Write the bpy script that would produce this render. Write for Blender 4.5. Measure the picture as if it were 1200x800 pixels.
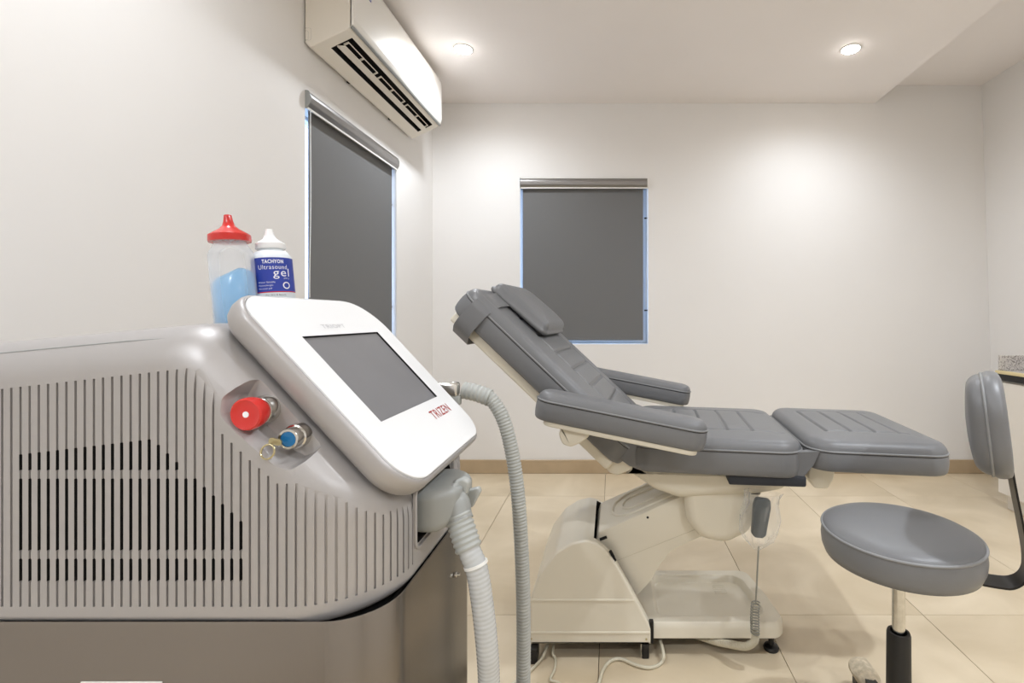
import bpy, bmesh, math, random
from mathutils import Vector, Matrix, noise
random.seed(7)
PI = math.pi
scene = bpy.context.scene
COL = scene.collection
for o in list(bpy.data.objects):
    bpy.data.objects.remove(o)

# ------------------------------------------------------------------ camera, world, exposure
F_PX, VPX, VPY, CAM_H = 570.0, 716.0, 372.0, 1.106      # in the 1200 x 800 frame
cam_d = bpy.data.cameras.new('camera')
cam = bpy.data.objects.new('camera', cam_d)
COL.objects.link(cam)
cam.location = (0, 0, CAM_H)
cam.rotation_euler = (PI/2, 0, 0)
cam_d.sensor_width = 36.0
cam_d.lens = F_PX/1200*36.0
cam_d.shift_x = (600-VPX)/1200
cam_d.shift_y = (VPY-400)/1200
cam_d.clip_start = 0.02
scene.camera = cam

world = bpy.data.worlds.new('sky'); scene.world = world
world.use_nodes = True
bg = world.node_tree.nodes['Background']
bg.inputs[0].default_value = (0.45, 0.65, 1.0, 1)
bg.inputs[1].default_value = 3.4
scene.view_settings.view_transform = 'Standard'
scene.view_settings.look = 'None'
scene.view_settings.gamma = 1.0
scene.view_settings.use_curve_mapping = False
scene.view_settings.exposure = 0.52
LAMP_W = (50.0, 48.0, 46.0, 100.0, 100.0, 130.0)
LAMP_COL = (0.85, 0.918, 1.0)

def P(px, py, Y):
    """pixel of the photograph at depth Y -> point in the room"""
    return Vector(((px-VPX)*Y/F_PX, Y, CAM_H-(py-VPY)*Y/F_PX))

# ------------------------------------------------------------------ materials
def lin(c):
    c = c/255.0
    return c/12.92 if c <= 0.04045 else ((c+0.055)/1.055)**2.4
def rgb(r, g, b): return (lin(r), lin(g), lin(b), 1)
MATS = {}
def mat(name, col, rough=0.5, metal=0.0, bump=0.0, bscale=200.0, var=0.0, vscale=6.0, emit=None, estr=0.0,
        coat=0.0, aniso=None, rand=0.0, spec=0.5):
    if name in MATS: return MATS[name]
    m = bpy.data.materials.new(name); m.use_nodes = True
    nt = m.node_tree; N = nt.nodes; L = nt.links
    b = N['Principled BSDF']
    b.inputs['Base Color'].default_value = col
    b.inputs['Roughness'].default_value = rough
    b.inputs['Metallic'].default_value = metal
    b.inputs['Coat Weight'].default_value = coat
    b.inputs['Specular IOR Level'].default_value = spec
    tc = N.new('ShaderNodeTexCoord')
    if var > 0 or rand > 0:
        nz = N.new('ShaderNodeTexNoise'); nz.inputs['Scale'].default_value = vscale
        nz.inputs['Detail'].default_value = 6
        L.new(tc.outputs['Object'], nz.inputs['Vector'])
        mr = N.new('ShaderNodeMapRange')
        mr.inputs[1].default_value = 0.3; mr.inputs[2].default_value = 0.7
        mr.inputs[3].default_value = 1-var; mr.inputs[4].default_value = 1+var
        L.new(nz.outputs['Fac'], mr.inputs[0])
        val = mr.outputs[0]
        if rand > 0:
            oi = N.new('ShaderNodeObjectInfo')
            m2 = N.new('ShaderNodeMapRange')
            m2.inputs[3].default_value = 1-rand; m2.inputs[4].default_value = 1+rand
            L.new(oi.outputs['Random'], m2.inputs[0])
            mm = N.new('ShaderNodeMath'); mm.operation = 'MULTIPLY'
            L.new(val, mm.inputs[0]); L.new(m2.outputs[0], mm.inputs[1]); val = mm.outputs[0]
        mx = N.new('ShaderNodeVectorMath'); mx.operation = 'SCALE'
        mx.inputs[0].default_value = col[:3]
        L.new(val, mx.inputs['Scale'])
        L.new(mx.outputs[0], b.inputs['Base Color'])
    if bump > 0:
        nb = N.new('ShaderNodeTexNoise'); nb.inputs['Scale'].default_value = bscale
        nb.inputs['Detail'].default_value = 3
        mp = N.new('ShaderNodeMapping')
        if aniso: mp.inputs['Scale'].default_value = aniso
        L.new(tc.outputs['Object'], mp.inputs['Vector']); L.new(mp.outputs[0], nb.inputs['Vector'])
        bp = N.new('ShaderNodeBump'); bp.inputs['Strength'].default_value = bump
        bp.inputs['Distance'].default_value = 0.002
        L.new(nb.outputs['Fac'], bp.inputs['Height']); L.new(bp.outputs[0], b.inputs['Normal'])
    if emit:
        b.inputs['Emission Color'].default_value = emit
        b.inputs['Emission Strength'].default_value = estr
    MATS[name] = m
    return m

def mat_clear(name, col, alpha, rough=0.1):
    """thin see-through plastic or glass: part transparent, part glossy/diffuse"""
    if name in MATS: return MATS[name]
    m = bpy.data.materials.new(name); m.use_nodes = True
    nt = m.node_tree; N = nt.nodes; L = nt.links
    b = N['Principled BSDF']
    b.inputs['Base Color'].default_value = col
    b.inputs['Roughness'].default_value = rough
    t = N.new('ShaderNodeBsdfTransparent')
    t.inputs[0].default_value = (1, 1, 1, 1)
    mx = N.new('ShaderNodeMixShader')
    lw = N.new('ShaderNodeLayerWeight'); lw.inputs[0].default_value = 0.35
    mr = N.new('ShaderNodeMapRange')
    mr.inputs[3].default_value = alpha; mr.inputs[4].default_value = min(1, alpha+0.5)
    L.new(lw.outputs['Facing'], mr.inputs[0])
    L.new(mr.outputs[0], mx.inputs[0])
    L.new(t.outputs[0], mx.inputs[1]); L.new(b.outputs[0], mx.inputs[2])
    L.new(mx.outputs[0], N['Material Output'].inputs['Surface'])
    MATS[name] = m
    return m

M_wall = mat('wall_paint', rgb(238, 235, 232), 0.55, bump=0.06, bscale=90, var=0.012, vscale=2)
M_ceil = mat('ceiling_paint', rgb(248, 242, 239), 0.7, var=0.01, vscale=2)
M_grout = mat('grout', rgb(120, 100, 74), 0.8)
M_base = mat('skirting_tile', rgb(186, 164, 134), 0.35, var=0.06, vscale=9)
M_silver = mat('silver_paint', rgb(172, 168, 166), 0.44, metal=0.4, bump=0.03, bscale=900)
M_steel = mat('brushed_steel', rgb(136, 129, 121), 0.24, metal=0.92, bump=0.05, bscale=260, aniso=(1, 1, 0.03))
M_steel2 = mat('bare_chrome', rgb(205, 203, 198), 0.16, metal=1.0, var=0.12, vscale=60)
M_white = mat('white_gloss_plastic', rgb(240, 240, 240), 0.22, coat=0.3)
M_whitem = mat('white_matt_plastic', rgb(235, 233, 228), 0.5)
M_black = mat('black_plastic', rgb(18, 17, 17), 0.45)
M_void = mat('dark_interior', rgb(14, 12, 11), 0.9)
M_screen = mat('dull_screen', rgb(122, 121, 123), 0.3, var=0.04, vscale=12)
M_red = mat('red_plastic', rgb(205, 38, 32), 0.25, coat=0.3)
M_redtext = mat('red_print', rgb(160, 34, 24), 0.5)
M_greytext = mat('faint_grey_print', rgb(176, 176, 178), 0.5)
M_blue = mat('blue_insert', rgb(24, 106, 160), 0.35)
M_navy = mat('blue_label', rgb(38, 60, 160), 0.4)
M_hose = mat('grey_hose', rgb(170, 171, 166), 0.45)
M_hose2 = mat('pale_glossy_hose', rgb(190, 191, 190), 0.18, coat=0.4)
M_plug = mat('grey_plug', rgb(150, 151, 147), 0.4)
M_vinyl = mat('grey_vinyl', rgb(114, 114, 115), 0.42, bump=0.10, bscale=420)
M_pipe = mat('grey_piping', rgb(132, 132, 132), 0.42)
M_pipeshade = mat('painted_pipe_shade', rgb(46, 46, 48), 0.6)  # near-black colour painting the shade just below the piping
M_cream = mat('cream_plastic', rgb(228, 220, 202), 0.3, coat=0.1, var=0.015, vscale=7)
M_cream2 = mat('cream_plate', rgb(216, 207, 186), 0.45)
M_navycloth = mat('dark_cloth', rgb(46, 48, 54), 0.7)
M_blind = mat('blind_fabric', rgb(112, 112, 112), 0.7, bump=0.1, bscale=900)
M_alu = mat('anodised_cassette', rgb(150, 148, 147), 0.28, metal=0.85)
M_frame = mat('window_frame_white', rgb(236, 240, 245), 0.35)
M_glass = mat_clear('window_glass', rgb(235, 242, 250), 0.05, 0.02)
M_bag = mat_clear('clear_bag', rgb(240, 240, 238), 0.07, 0.08)
M_bottle = mat_clear('clear_bottle', rgb(240, 244, 248), 0.22, 0.25)
M_gel = mat('blue_gel', rgb(120, 195, 242), 0.25, coat=0.3)
M_gelpale = mat('pale_blue_gel', rgb(230, 236, 240), 0.3)
M_acbody = mat('ac_cream_plastic', rgb(238, 231, 219), 0.45)
M_acfront = mat('ac_gloss_panel', rgb(238, 235, 229), 0.38)
M_acgrey = mat('ac_grey_trim', rgb(150, 152, 150), 0.35)
M_cord = mat('cream_cord', rgb(206, 198, 176), 0.5)
M_greycord = mat('grey_coil_cord', rgb(150, 148, 138), 0.5)
M_remote = mat('dark_grey_remote', rgb(40, 50, 54), 0.4)
M_darkmetal = mat('black_metal', rgb(30, 28, 27), 0.35, metal=0.5)
M_lab = mat('cabinet_laminate', rgb(228, 222, 213), 0.35)
M_edge = mat('pale_wood_edge', rgb(226, 208, 160), 0.45)
M_brass = mat('key_brass', rgb(190, 178, 140), 0.3, metal=0.9)
M_lens = mat('lamp_diffuser', rgb(255, 255, 255), 0.4, emit=(1, 0.97, 0.93, 1), estr=70.0)
M_fluff = mat('dusty_wrap', rgb(196, 182, 158), 0.8, bump=0.6, bscale=120, var=0.25, vscale=60)
M_cloth_white = mat('white_print', rgb(240, 240, 245), 0.5)

def mat_tile():
    m = bpy.data.materials.new('beige_floor_tile'); m.use_nodes = True
    nt = m.node_tree; N = nt.nodes; L = nt.links; b = N['Principled BSDF']
    tc = N.new('ShaderNodeTexCoord'); oi = N.new('ShaderNodeObjectInfo')
    add = N.new('ShaderNodeVectorMath'); add.operation = 'ADD'
    sc = N.new('ShaderNodeVectorMath'); sc.operation = 'SCALE'; sc.inputs['Scale'].default_value = 9.0
    cmb = N.new('ShaderNodeCombineXYZ')
    for i in range(3): L.new(oi.outputs['Random'], cmb.inputs[i])
    L.new(cmb.outputs[0], sc.inputs[0])
    L.new(tc.outputs['Object'], add.inputs[0]); L.new(sc.outputs[0], add.inputs[1])
    n1 = N.new('ShaderNodeTexNoise'); n1.inputs['Scale'].default_value = 2.2; n1.inputs['Detail'].default_value = 8
    n1.inputs['Distortion'].default_value = 0.8
    L.new(add.outputs[0], n1.inputs['Vector'])
    cr = N.new('ShaderNodeValToRGB')
    e = cr.color_ramp.elements
    e[0].position = 0.3; e[0].color = rgb(200, 182, 152)
    e[1].position = 0.72; e[1].color = rgb(226, 210, 183)
    L.new(n1.outputs['Fac'], cr.inputs[0])
    L.new(cr.outputs[0], b.inputs['Base Color'])
    b.inputs['Roughness'].default_value = 0.3
    return m
M_tile = mat_tile()

def mat_granite():
    m = bpy.data.materials.new('speckled_granite'); m.use_nodes = True
    nt = m.node_tree; N = nt.nodes; L = nt.links; b = N['Principled BSDF']
    tc = N.new('ShaderNodeTexCoord')
    v = N.new('ShaderNodeTexNoise'); v.inputs['Scale'].default_value = 160; v.inputs['Detail'].default_value = 4
    L.new(tc.outputs['Object'], v.inputs['Vector'])
    cr = N.new('ShaderNodeValToRGB'); e = cr.color_ramp.elements
    e[0].position = 0.36; e[0].color = rgb(120, 112, 108)
    e[1].position = 0.5; e[1].color = rgb(206, 200, 194)
    L.new(v.outputs['Fac'], cr.inputs[0]); L.new(cr.outputs[0], b.inputs['Base Color'])
    b.inputs['Roughness'].default_value = 0.3
    return m
M_granite = mat_granite()

# ------------------------------------------------------------------ object helpers
def wloc(o):
    v = Vector((0, 0, 0))
    while o is not None:
        v += o.location; o = o.parent
    return v
def smooth(me, ang=35):
    for p in me.polygons: p.use_smooth = True
    me.set_sharp_from_angle(angle=math.radians(ang))
def obj(name, bm, m, parent=None, ang=35, label=None, cat=None, group=None, kind=None, origin=None):
    """bmesh (world coordinates) or mesh -> one object; its origin goes to its own middle (or base)"""
    if isinstance(bm, bmesh.types.BMesh):
        bmesh.ops.recalc_face_normals(bm, faces=bm.faces)
        me = bpy.data.meshes.new(name); bm.to_mesh(me); bm.free()
    else:
        me = bm; me.name = name
    xs = [v.co for v in me.vertices]
    lo = Vector([min(c[i] for c in xs) for i in range(3)]); hi = Vector([max(c[i] for c in xs) for i in range(3)])
    c = (lo+hi)/2
    if parent is None: c.z = lo.z
    if origin is not None: c = Vector(origin)
    me.transform(Matrix.Translation(-c))
    if len(me.materials) == 0:
        for mm in (m if isinstance(m, (list, tuple)) else [m]): me.materials.append(mm)
    smooth(me, ang)
    o = bpy.data.objects.new(name, me); COL.objects.link(o)
    if parent is not None:
        o.parent = parent; o.location = c - wloc(parent)
    else:
        o.location = c
    tag(o, label, cat, group, kind)
    return o
def tag(o, label=None, cat=None, group=None, kind=None):
    if label: o['label'] = label
    if cat: o['category'] = cat
    if group: o['group'] = group
    if kind: o['kind'] = kind
    return o
def thing(name, loc, label, cat, group=None):
    o = bpy.data.objects.new(name, None); COL.objects.link(o)
    o.empty_display_size = 0.05
    o.location = loc
    return tag(o, label, cat, group)
def NB(): return bmesh.new()
def xf(bm, M, start=0):
    bm.verts.ensure_lookup_table()
    for v in bm.verts[start:]: v.co = M @ v.co
    return bm
def box(bm, lo, hi, bev=0.0, seg=2, mi=0):
    lo = Vector(lo); hi = Vector(hi)
    r = bmesh.ops.create_cube(bm, size=1.0)
    vs = r['verts']
    for v in vs: v.co = Vector([lo[i] + (v.co[i]+0.5)*(hi[i]-lo[i]) for i in range(3)])
    fs = set(f for v in vs for f in v.link_faces)
    for f in fs: f.material_index = mi
    if bev > 0:
        es = set(e for v in vs for e in v.link_edges)
        bmesh.ops.bevel(bm, geom=list(es), offset=bev, segments=seg, profile=0.5, affect='EDGES')
    return bm
def fillet(pts, radii, seg=6):
    """round the corners of a closed 2-D polygon"""
    out = []; n = len(pts)
    if not isinstance(radii, (list, tuple)): radii = [radii]*n
    for i in range(n):
        p = Vector(pts[i]); a = Vector(pts[i-1]); b = Vector(pts[(i+1) % n]); r = radii[i]
        if r <= 1e-6: out.append(tuple(p)); continue
        u = (a-p).normalized(); w = (b-p).normalized()
        cosang = max(-0.9999, min(0.9999, u.dot(w))); ang = math.acos(cosang)
        t = r/math.tan(ang/2)
        t = min(t, (a-p).length*0.499, (b-p).length*0.499); rr = t*math.tan(ang/2)
        p1 = p+u*t; bis = (u+w)
        if bis.length < 1e-6: out.append(tuple(p)); continue
        c = p+bis.normalized()*(rr/math.sin(ang/2))
        v1 = p1-c; v2 = p+w*t-c
        tot = math.atan2(v1.x*v2.y-v1.y*v2.x, v1.dot(v2))
        for k in range(seg+1):
            q = tot*k/seg; cs, sn = math.cos(q), math.sin(q)
            out.append((c.x+v1.x*cs-v1.y*sn, c.y+v1.x*sn+v1.y*cs))
    return out
def inset2(pts, d):
    """simple offset of a closed polygon (inwards for d > 0)"""
    n = len(pts)
    area = sum(pts[i][0]*pts[(i+1) % n][1]-pts[(i+1) % n][0]*pts[i][1] for i in range(n))
    s = 1 if area > 0 else -1
    out = []
    for i in range(n):
        a = Vector(pts[i-1]); p = Vector(pts[i]); b = Vector(pts[(i+1) % n])
        e1 = (p-a); e2 = (b-p)
        if e1.length < 1e-9: e1 = e2
        if e2.length < 1e-9: e2 = e1
        e1 = e1.normalized(); e2 = e2.normalized()
        n1 = Vector((-e1.y, e1.x))*s; n2 = Vector((-e2.y, e2.x))*s
        m = n1+n2
        if m.length < 1e-6: m = n1
        m = m.normalized(); k = max(0.35, m.dot(n1))
        out.append((p.x+m.x*d/k, p.y+m.y*d/k))
    return out
def loft(bm, rings, cap0=True, cap1=True, close=False, mi=0):
    vr = [[bm.verts.new(p) for p in r] for r in rings]
    n = len(vr[0]); fs = []
    R = len(vr)
    for i in range(R if close else R-1):
        a = vr[i]; b = vr[(i+1) % R]
        for j in range(n):
            try: fs.append(bm.faces.new((a[j], a[(j+1) % n], b[(j+1) % n], b[j])))
            except ValueError: pass
    if not close:
        if cap0: fs.append(bm.faces.new(vr[0][::-1]))
        if cap1: fs.append(bm.faces.new(vr[-1]))
    for f in fs: f.material_index = mi
    return vr
def prism(bm, pts, t0, t1, axis='Y', bev=0.0, seg=3, M=None):
    """2-D polygon extruded along an axis from t0 to t1 with rounded rims"""
    def to3(p, t):
        if axis == 'Y': v = Vector((p[0], t, p[1]))
        elif axis == 'Z': v = Vector((p[0], p[1], t))
        else: v = Vector((t, p[0], p[1]))
        return M @ v if M is not None else v
    rings = []
    if bev > 0:
        for k in range(seg+1):
            q = PI/2*k/seg
            rings.append([to3(p, t0+bev*(1-math.sin(q))*(1 if t1 > t0 else -1)) for p in inset2(pts, bev*(1-math.cos(q)))])
        rings = rings[::-1]
        for k in range(seg+1):
            q = PI/2*k/seg
            rings.append([to3(p, t1-bev*(1-math.sin(q))*(1 if t1 > t0 else -1)) for p in inset2(pts, bev*(1-math.cos(q)))])
        # order: t0 (inset) .. t0+bev, t1-bev .. t1
        a = rings[:seg+1]; b = rings[seg+1:]
        a = [[to3(p, t0+(t1-t0)/abs(t1-t0)*bev*(1-math.cos(PI/2*k/seg))) for p in inset2(pts, bev*(1-math.sin(PI/2*k/seg)))] for k in range(seg+1)]
        b = [[to3(p, t1-(t1-t0)/abs(t1-t0)*bev*(1-math.cos(PI/2*k/seg))) for p in inset2(pts, bev*(1-math.sin(PI/2*k/seg)))] for k in range(seg, -1, -1)]
        rings = a+b
    else:
        rings = [[to3(p, t0) for p in pts], [to3(p, t1) for p in pts]]
    loft(bm, rings)
    return bm
def lathe(bm, prof, seg=32, M=None, mi=0):
    """profile of (r, z) turned round the local z axis"""
    rings = []
    for r, z in prof:
        ring = []
        for k in range(seg):
            a = 2*PI*k/seg
            v = Vector((max(r, 1e-5)*math.cos(a), max(r, 1e-5)*math.sin(a), z))
            ring.append(M @ v if M is not None else v)
        rings.append(ring)
    loft(bm, rings, mi=mi)
    return bm
def axis_matrix(origin, z, xhint=(1, 0, 0)):
    z = Vector(z).normalized(); x = Vector(xhint)
    if abs(x.normalized().dot(z)) > 0.95: x = Vector((0, 1, 0))
    y = z.cross(x).normalized(); x = y.cross(z).normalized()
    return Matrix.Translation(Vector(origin)) @ Matrix((x, y, z)).transposed().to_4x4()
def spline(pts, n=12, closed=False):
    """Catmull-Rom through the points"""
    P_ = [Vector(p) for p in pts]; out = []
    N_ = len(P_)
    rng = range(N_ if closed else N_-1)
    for i in rng:
        if closed:
            p0, p1, p2, p3 = P_[i-1], P_[i], P_[(i+1) % N_], P_[(i+2) % N_]
        else:
            p1, p2 = P_[i], P_[i+1]
            p0 = P_[i-1] if i > 0 else p1*2-p2
            p3 = P_[i+2] if i+2 < N_ else p2*2-p1
        for k in range(n):
            t = k/n
            out.append(0.5*((2*p1)+(p2-p0)*t+(2*p0-5*p1+4*p2-p3)*t*t+(3*p1-p0-3*p2+p3)*t**3))
    if not closed: out.append(P_[-1].copy())
    return out
def resample(path, step):
    out = [path[0].copy()]; acc = 0.0
    for a, b in zip(path, path[1:]):
        d = (b-a).length
        while acc+d >= step:
            t = (step-acc)/d if d > 0 else 0
            a = a+(b-a)*t; out.append(a.copy()); d = (b-a).length; acc = 0.0
        acc += d
    return out
def sweep(bm, path, rad, seg=10, closed=False, flat=None, up=None):
    """tube along a path; rad is a number or f(i, s) with s the length so far; flat=(w,h) gives a strap"""
    n = len(path); rings = []
    t_prev = None; nrm = None; s = 0.0
    for i in range(n):
        if closed: t = path[(i+1) % n]-path[i-1]
        else: t = path[min(i+1, n-1)]-path[max(i-1, 0)]
        t = t.normalized() if t.length > 1e-9 else (t_prev or Vector((0, 0, 1)))
        if i > 0: s += (path[i]-path[i-1]).length
        if up is not None:
            nrm = Vector(up); nrm = (nrm-t*nrm.dot(t)).normalized()
        elif nrm is None:
            h = Vector((0, 0, 1)) if abs(t.z) < 0.9 else Vector((1, 0, 0))
            nrm = (h-t*h.dot(t)).normalized()
        else:
            nrm = (nrm-t*nrm.dot(t))
            nrm = nrm.normalized() if nrm.length > 1e-6 else Vector((0, 0, 1))
        bn = t.cross(nrm)
        r = rad(i, s) if callable(rad) else rad
        ring = []
        if flat:
            w, h = flat
            for (x, y) in ((-w, -h), (w, -h), (w, h), (-w, h)): ring.append(path[i]+nrm*x+bn*y)
        else:
            for k in range(seg):
                a = 2*PI*k/seg
                ring.append(path[i]+(nrm*math.cos(a)+bn*math.sin(a))*r)
        rings.append(ring); t_prev = t
    loft(bm, rings, close=closed)
    return bm
def modifier_mesh(o, adds):
    """apply modifiers given by functions, return the finished mesh"""
    for f in adds: f(o)
    dg = bpy.context.evaluated_depsgraph_get(); dg.update()
    me = bpy.data.meshes.new_from_object(o.evaluated_get(dg), preserve_all_data_layers=True, depsgraph=dg)
    return me
def boolean(bm_a, cutters, mats):
    """bm_a minus each cutter bmesh (exact); cutter i brings material slot of its faces"""
    def mk(bm, nm):
        bmesh.ops.recalc_face_normals(bm, faces=bm.faces)
        me = bpy.data.meshes.new(nm); bm.to_mesh(me); bm.free()
        for m in mats: me.materials.append(m)
        o = bpy.data.objects.new(nm, me); COL.objects.link(o); return o
    A = mk(bm_a, 'tmp_a'); Cs = [mk(c, 'tmp_c') for c in cutters]
    for c in Cs:
        md = A.modifiers.new('b', 'BOOLEAN'); md.operation = 'DIFFERENCE'; md.solver = 'EXACT'; md.object = c
        md.material_mode = 'INDEX'
    me = modifier_mesh(A, [])
    for o in [A]+Cs: bpy.data.objects.remove(o)
    return me
def weighted(o):
    md = o.modifiers.new('weighted_normals', 'WEIGHTED_NORMAL'); md.keep_sharp = True; md.weight = 100
    return o
def text_bm(body, size, bold=0.0, align='LEFT'):
    cu = bpy.data.curves.new('txt', 'FONT'); cu.body = body; cu.size = size
    cu.align_x = align; cu.resolution_u = 3; cu.offset = bold; cu.extrude = 0.0; cu.space_character = 1.12
    o = bpy.data.objects.new('txt', cu); COL.objects.link(o)
    dg = bpy.context.evaluated_depsgraph_get(); dg.update()
    me = bpy.data.meshes.new_from_object(o.evaluated_get(dg))
    bpy.data.objects.remove(o); bpy.data.curves.remove(cu)
    bm = NB(); bm.from_mesh(me); bpy.data.meshes.remove(me)
    return bm
def fit_text(bm, w, h, cx, cy, lift=0.0):
    """scale flat text to w x h with its middle on cx, cy"""
    xs = [v.co.x for v in bm.verts]; ys = [v.co.y for v in bm.verts]
    x0, x1, y0, y1 = min(xs), max(xs), min(ys), max(ys)
    for v in bm.verts:
        v.co.x = (v.co.x-(x0+x1)/2)/(x1-x0)*w+cx
        v.co.y = (v.co.y-(y0+y1)/2)/(y1-y0)*h+cy
        v.co.z = lift
    return bm

# ================================================================== THE ROOM
WX_L, WY_B, WY_F = -1.27, 3.46, -2.3
WX_R = 2.637            # at the ceiling; the right wall leans out to 2.73 at the floor
CZ, CZ2, STEP_X = 2.63, 2.758, 1.877
struct = dict(kind='structure')

b = NB(); box(b, (WX_L-0.2, WY_F-0.2, -0.12), (2.95, WY_B+0.2, -0.011))
floor = obj('floor', b, M_grout, **struct)
xj = [WX_L, -1.238, -0.638, -0.039, 0.562, 1.161, 1.76, 2.36, 2.73]
yj = [WY_F, -1.805, -0.6, 0.606, 1.811, 3.016, WY_B]
g = 0.0011
for i in range(len(xj)-1):
    for j in range(len(yj)-1):
        if xj[i+1]-xj[i] < 0.02: continue
        b = NB(); box(b, (xj[i]+g, yj[j]+g, -0.0105), (xj[i+1]-g, yj[j+1]-g, 0.0), 0.0006, 1)
        obj('tile', b, M_tile, floor)

# back window: opening 610..760 x 209..403 px on the back wall
def on_back(px, py): q = P(px, py, WY_B); return q.x, q.z
BWx0, BWz1 = on_back(609.5, 208.5); BWx1, BWz0 = on_back(759.5, 403)
T = 0.2
b = NB()
box(b, (WX_L-T, WY_B, -0.1), (BWx0, WY_B+T, 3.0)); box(b, (BWx1, WY_B, -0.1), (2.95, WY_B+T, 3.0))
box(b, (BWx0, WY_B, -0.1), (BWx1, WY_B+T, BWz0)); box(b, (BWx0, WY_B, BWz1), (BWx1, WY_B+T, 3.0))
bmesh.ops.remove_doubles(b, verts=b.verts, dist=1e-5)
wall_back = obj('wall_back', b, M_wall, **struct)
# left window opening
LWy0 = F_PX*1.27/(VPX-357.5); LWy1 = F_PX*1.27/(VPX-464.5)
LWz1, LWz0 = 2.052, 0.93
b = NB()
box(b, (WX_L-T, WY_F-T, -0.1), (WX_L, LWy0, 3.0)); box(b, (WX_L-T, LWy1, -0.1), (WX_L, WY_B+0.02, 3.0))
box(b, (WX_L-T, LWy0, -0.1), (WX_L, LWy1, LWz0)); box(b, (WX_L-T, LWy0, LWz1), (WX_L, LWy1, 3.0))
wall_left = obj('wall_left', b, M_wall, **struct)
b = NB()
loft(b, [[Vector((2.73, y, -0.1)), Vector((2.95, y, -0.1)), Vector((2.95, y, 3.0)), Vector((WX_R-0.008, y, 3.0))] for y in (WY_F-T, WY_B+0.02)])
obj('wall_right', b, M_wall, **struct)
b = NB(); box(b, (WX_L-T, WY_F-T, -0.1), (2.95, WY_F, 3.0)); obj('wall_front', b, M_wall, **struct)
b = NB()
box(b, (WX_L-T, WY_F-T, CZ), (STEP_X, WY_B+0.05, 3.1))
box(b, (STEP_X-0.02, WY_F-T, CZ2), (2.95, WY_B+0.05, 3.1))
obj('ceiling', b, M_ceil, **struct)
b = NB(); box(b, (WX_L, WY_B-0.012, 0.0), (2.71, WY_B, 0.098), 0.003, 1); obj('baseboard_back', b, M_base, **struct)
b = NB(); box(b, (WX_L, WY_F, 0.0), (WX_L+0.012, WY_B-0.012, 0.098), 0.003, 1); obj('baseboard_left', b, M_base, **struct)

def window(name, origin, ux, w, z0, z1, depth_dir):
    """frame and pane set 0.14 m into the wall; ux runs along the wall"""
    ux = Vector(ux); dd = Vector(depth_dir); o0 = Vector(origin)
    root = bpy.data.objects.new(name, None); COL.objects.link(root); root.location = o0+ux*(w/2)+dd*0.15+Vector((0, 0, z0)); root['kind'] = 'structure'
    M = Matrix((ux, dd, Vector((0, 0, 1)))).transposed().to_4x4(); M.translation = o0
    f = 0.045
    def part(nm, lo, hi, m, bev=0.003):
        bb = NB(); box(bb, lo, hi, bev, 1); xf(bb, M); obj(nm, bb, m, root)
    part('frame_stile', (0.0, 0.12, z0), (f, 0.18, z1), M_frame); part('frame_stile', (w-f, 0.12, z0), (w, 0.18, z1), M_frame)
    part('frame_rail', (f, 0.12, z0), (w-f, 0.18, z0+f), M_frame); part('frame_rail', (f, 0.12, z1-f), (w-f, 0.18, z1), M_frame)
    part('mullion', (w/2-0.02, 0.13, z0+f), (w/2+0.02, 0.17, z1-f), M_frame)
    part('pane', (f, 0.147, z0+f), (w/2-0.02, 0.153, z1-f), M_glass, 0); part('pane', (w/2+0.02, 0.147, z0+f), (w-f, 0.153, z1-f), M_glass, 0)
    return root
window('window_1', (BWx0, WY_B, 0), (1, 0, 0), BWx1-BWx0, BWz0, BWz1, (0, 1, 0))
window('window_2', (WX_L, LWy0, 0), (0, 1, 0), LWy1-LWy0, LWz0, LWz1, (-1, 0, 0))

# ------------------------------------------------------------------ recessed downlights
LAMPS = [(-0.838, 2.76), (1.36, 2.76), (-0.838, 0.9), (1.36, 0.9), (-0.838, -0.95), (1.36, -0.95)]
for i, (x, y) in enumerate(LAMPS):
    lab = {0: 'round recessed downlight glowing in the ceiling beside the air conditioner',
           1: 'round recessed downlight glowing near the ceiling step'}.get(i, 'round recessed ceiling downlight in the rows behind the two by the windowed wall')
    t = thing('recessed_downlight', (x, y, CZ-0.006), lab, 'downlight', 'ceiling downlights')
    b = NB(); lathe(b, [(0.0465, -0.0003), (0.0465, -0.004), (0.049, -0.005), (0.053, -0.003), (0.054, 0.0), (0.0465, 0.0)][::-1], 40, Matrix.Translation((x, y, CZ)))
    obj('trim_ring', b, M_whitem, t)
    b = NB(); lathe(b, [(0.0, -0.0008), (0.046, -0.0008), (0.046, -0.004), (0.042, -0.008), (0.030, -0.011), (0.0, -0.012)], 36, Matrix.Translation((x, y, CZ)))
    obj('diffuser', b, M_lens, t)
    ld = bpy.data.lights.new('downlight_beam', 'SPOT'); ld.spot_size = math.radians(165); ld.spot_blend = 1.0; ld.shadow_soft_size = 0.04
    ld.energy = LAMP_W[i]; ld.color = LAMP_COL
    lo = bpy.data.objects.new('downlight_beam', ld); COL.objects.link(lo); lo.parent = t
    lo.location = (0, 0, -0.009)

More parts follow.
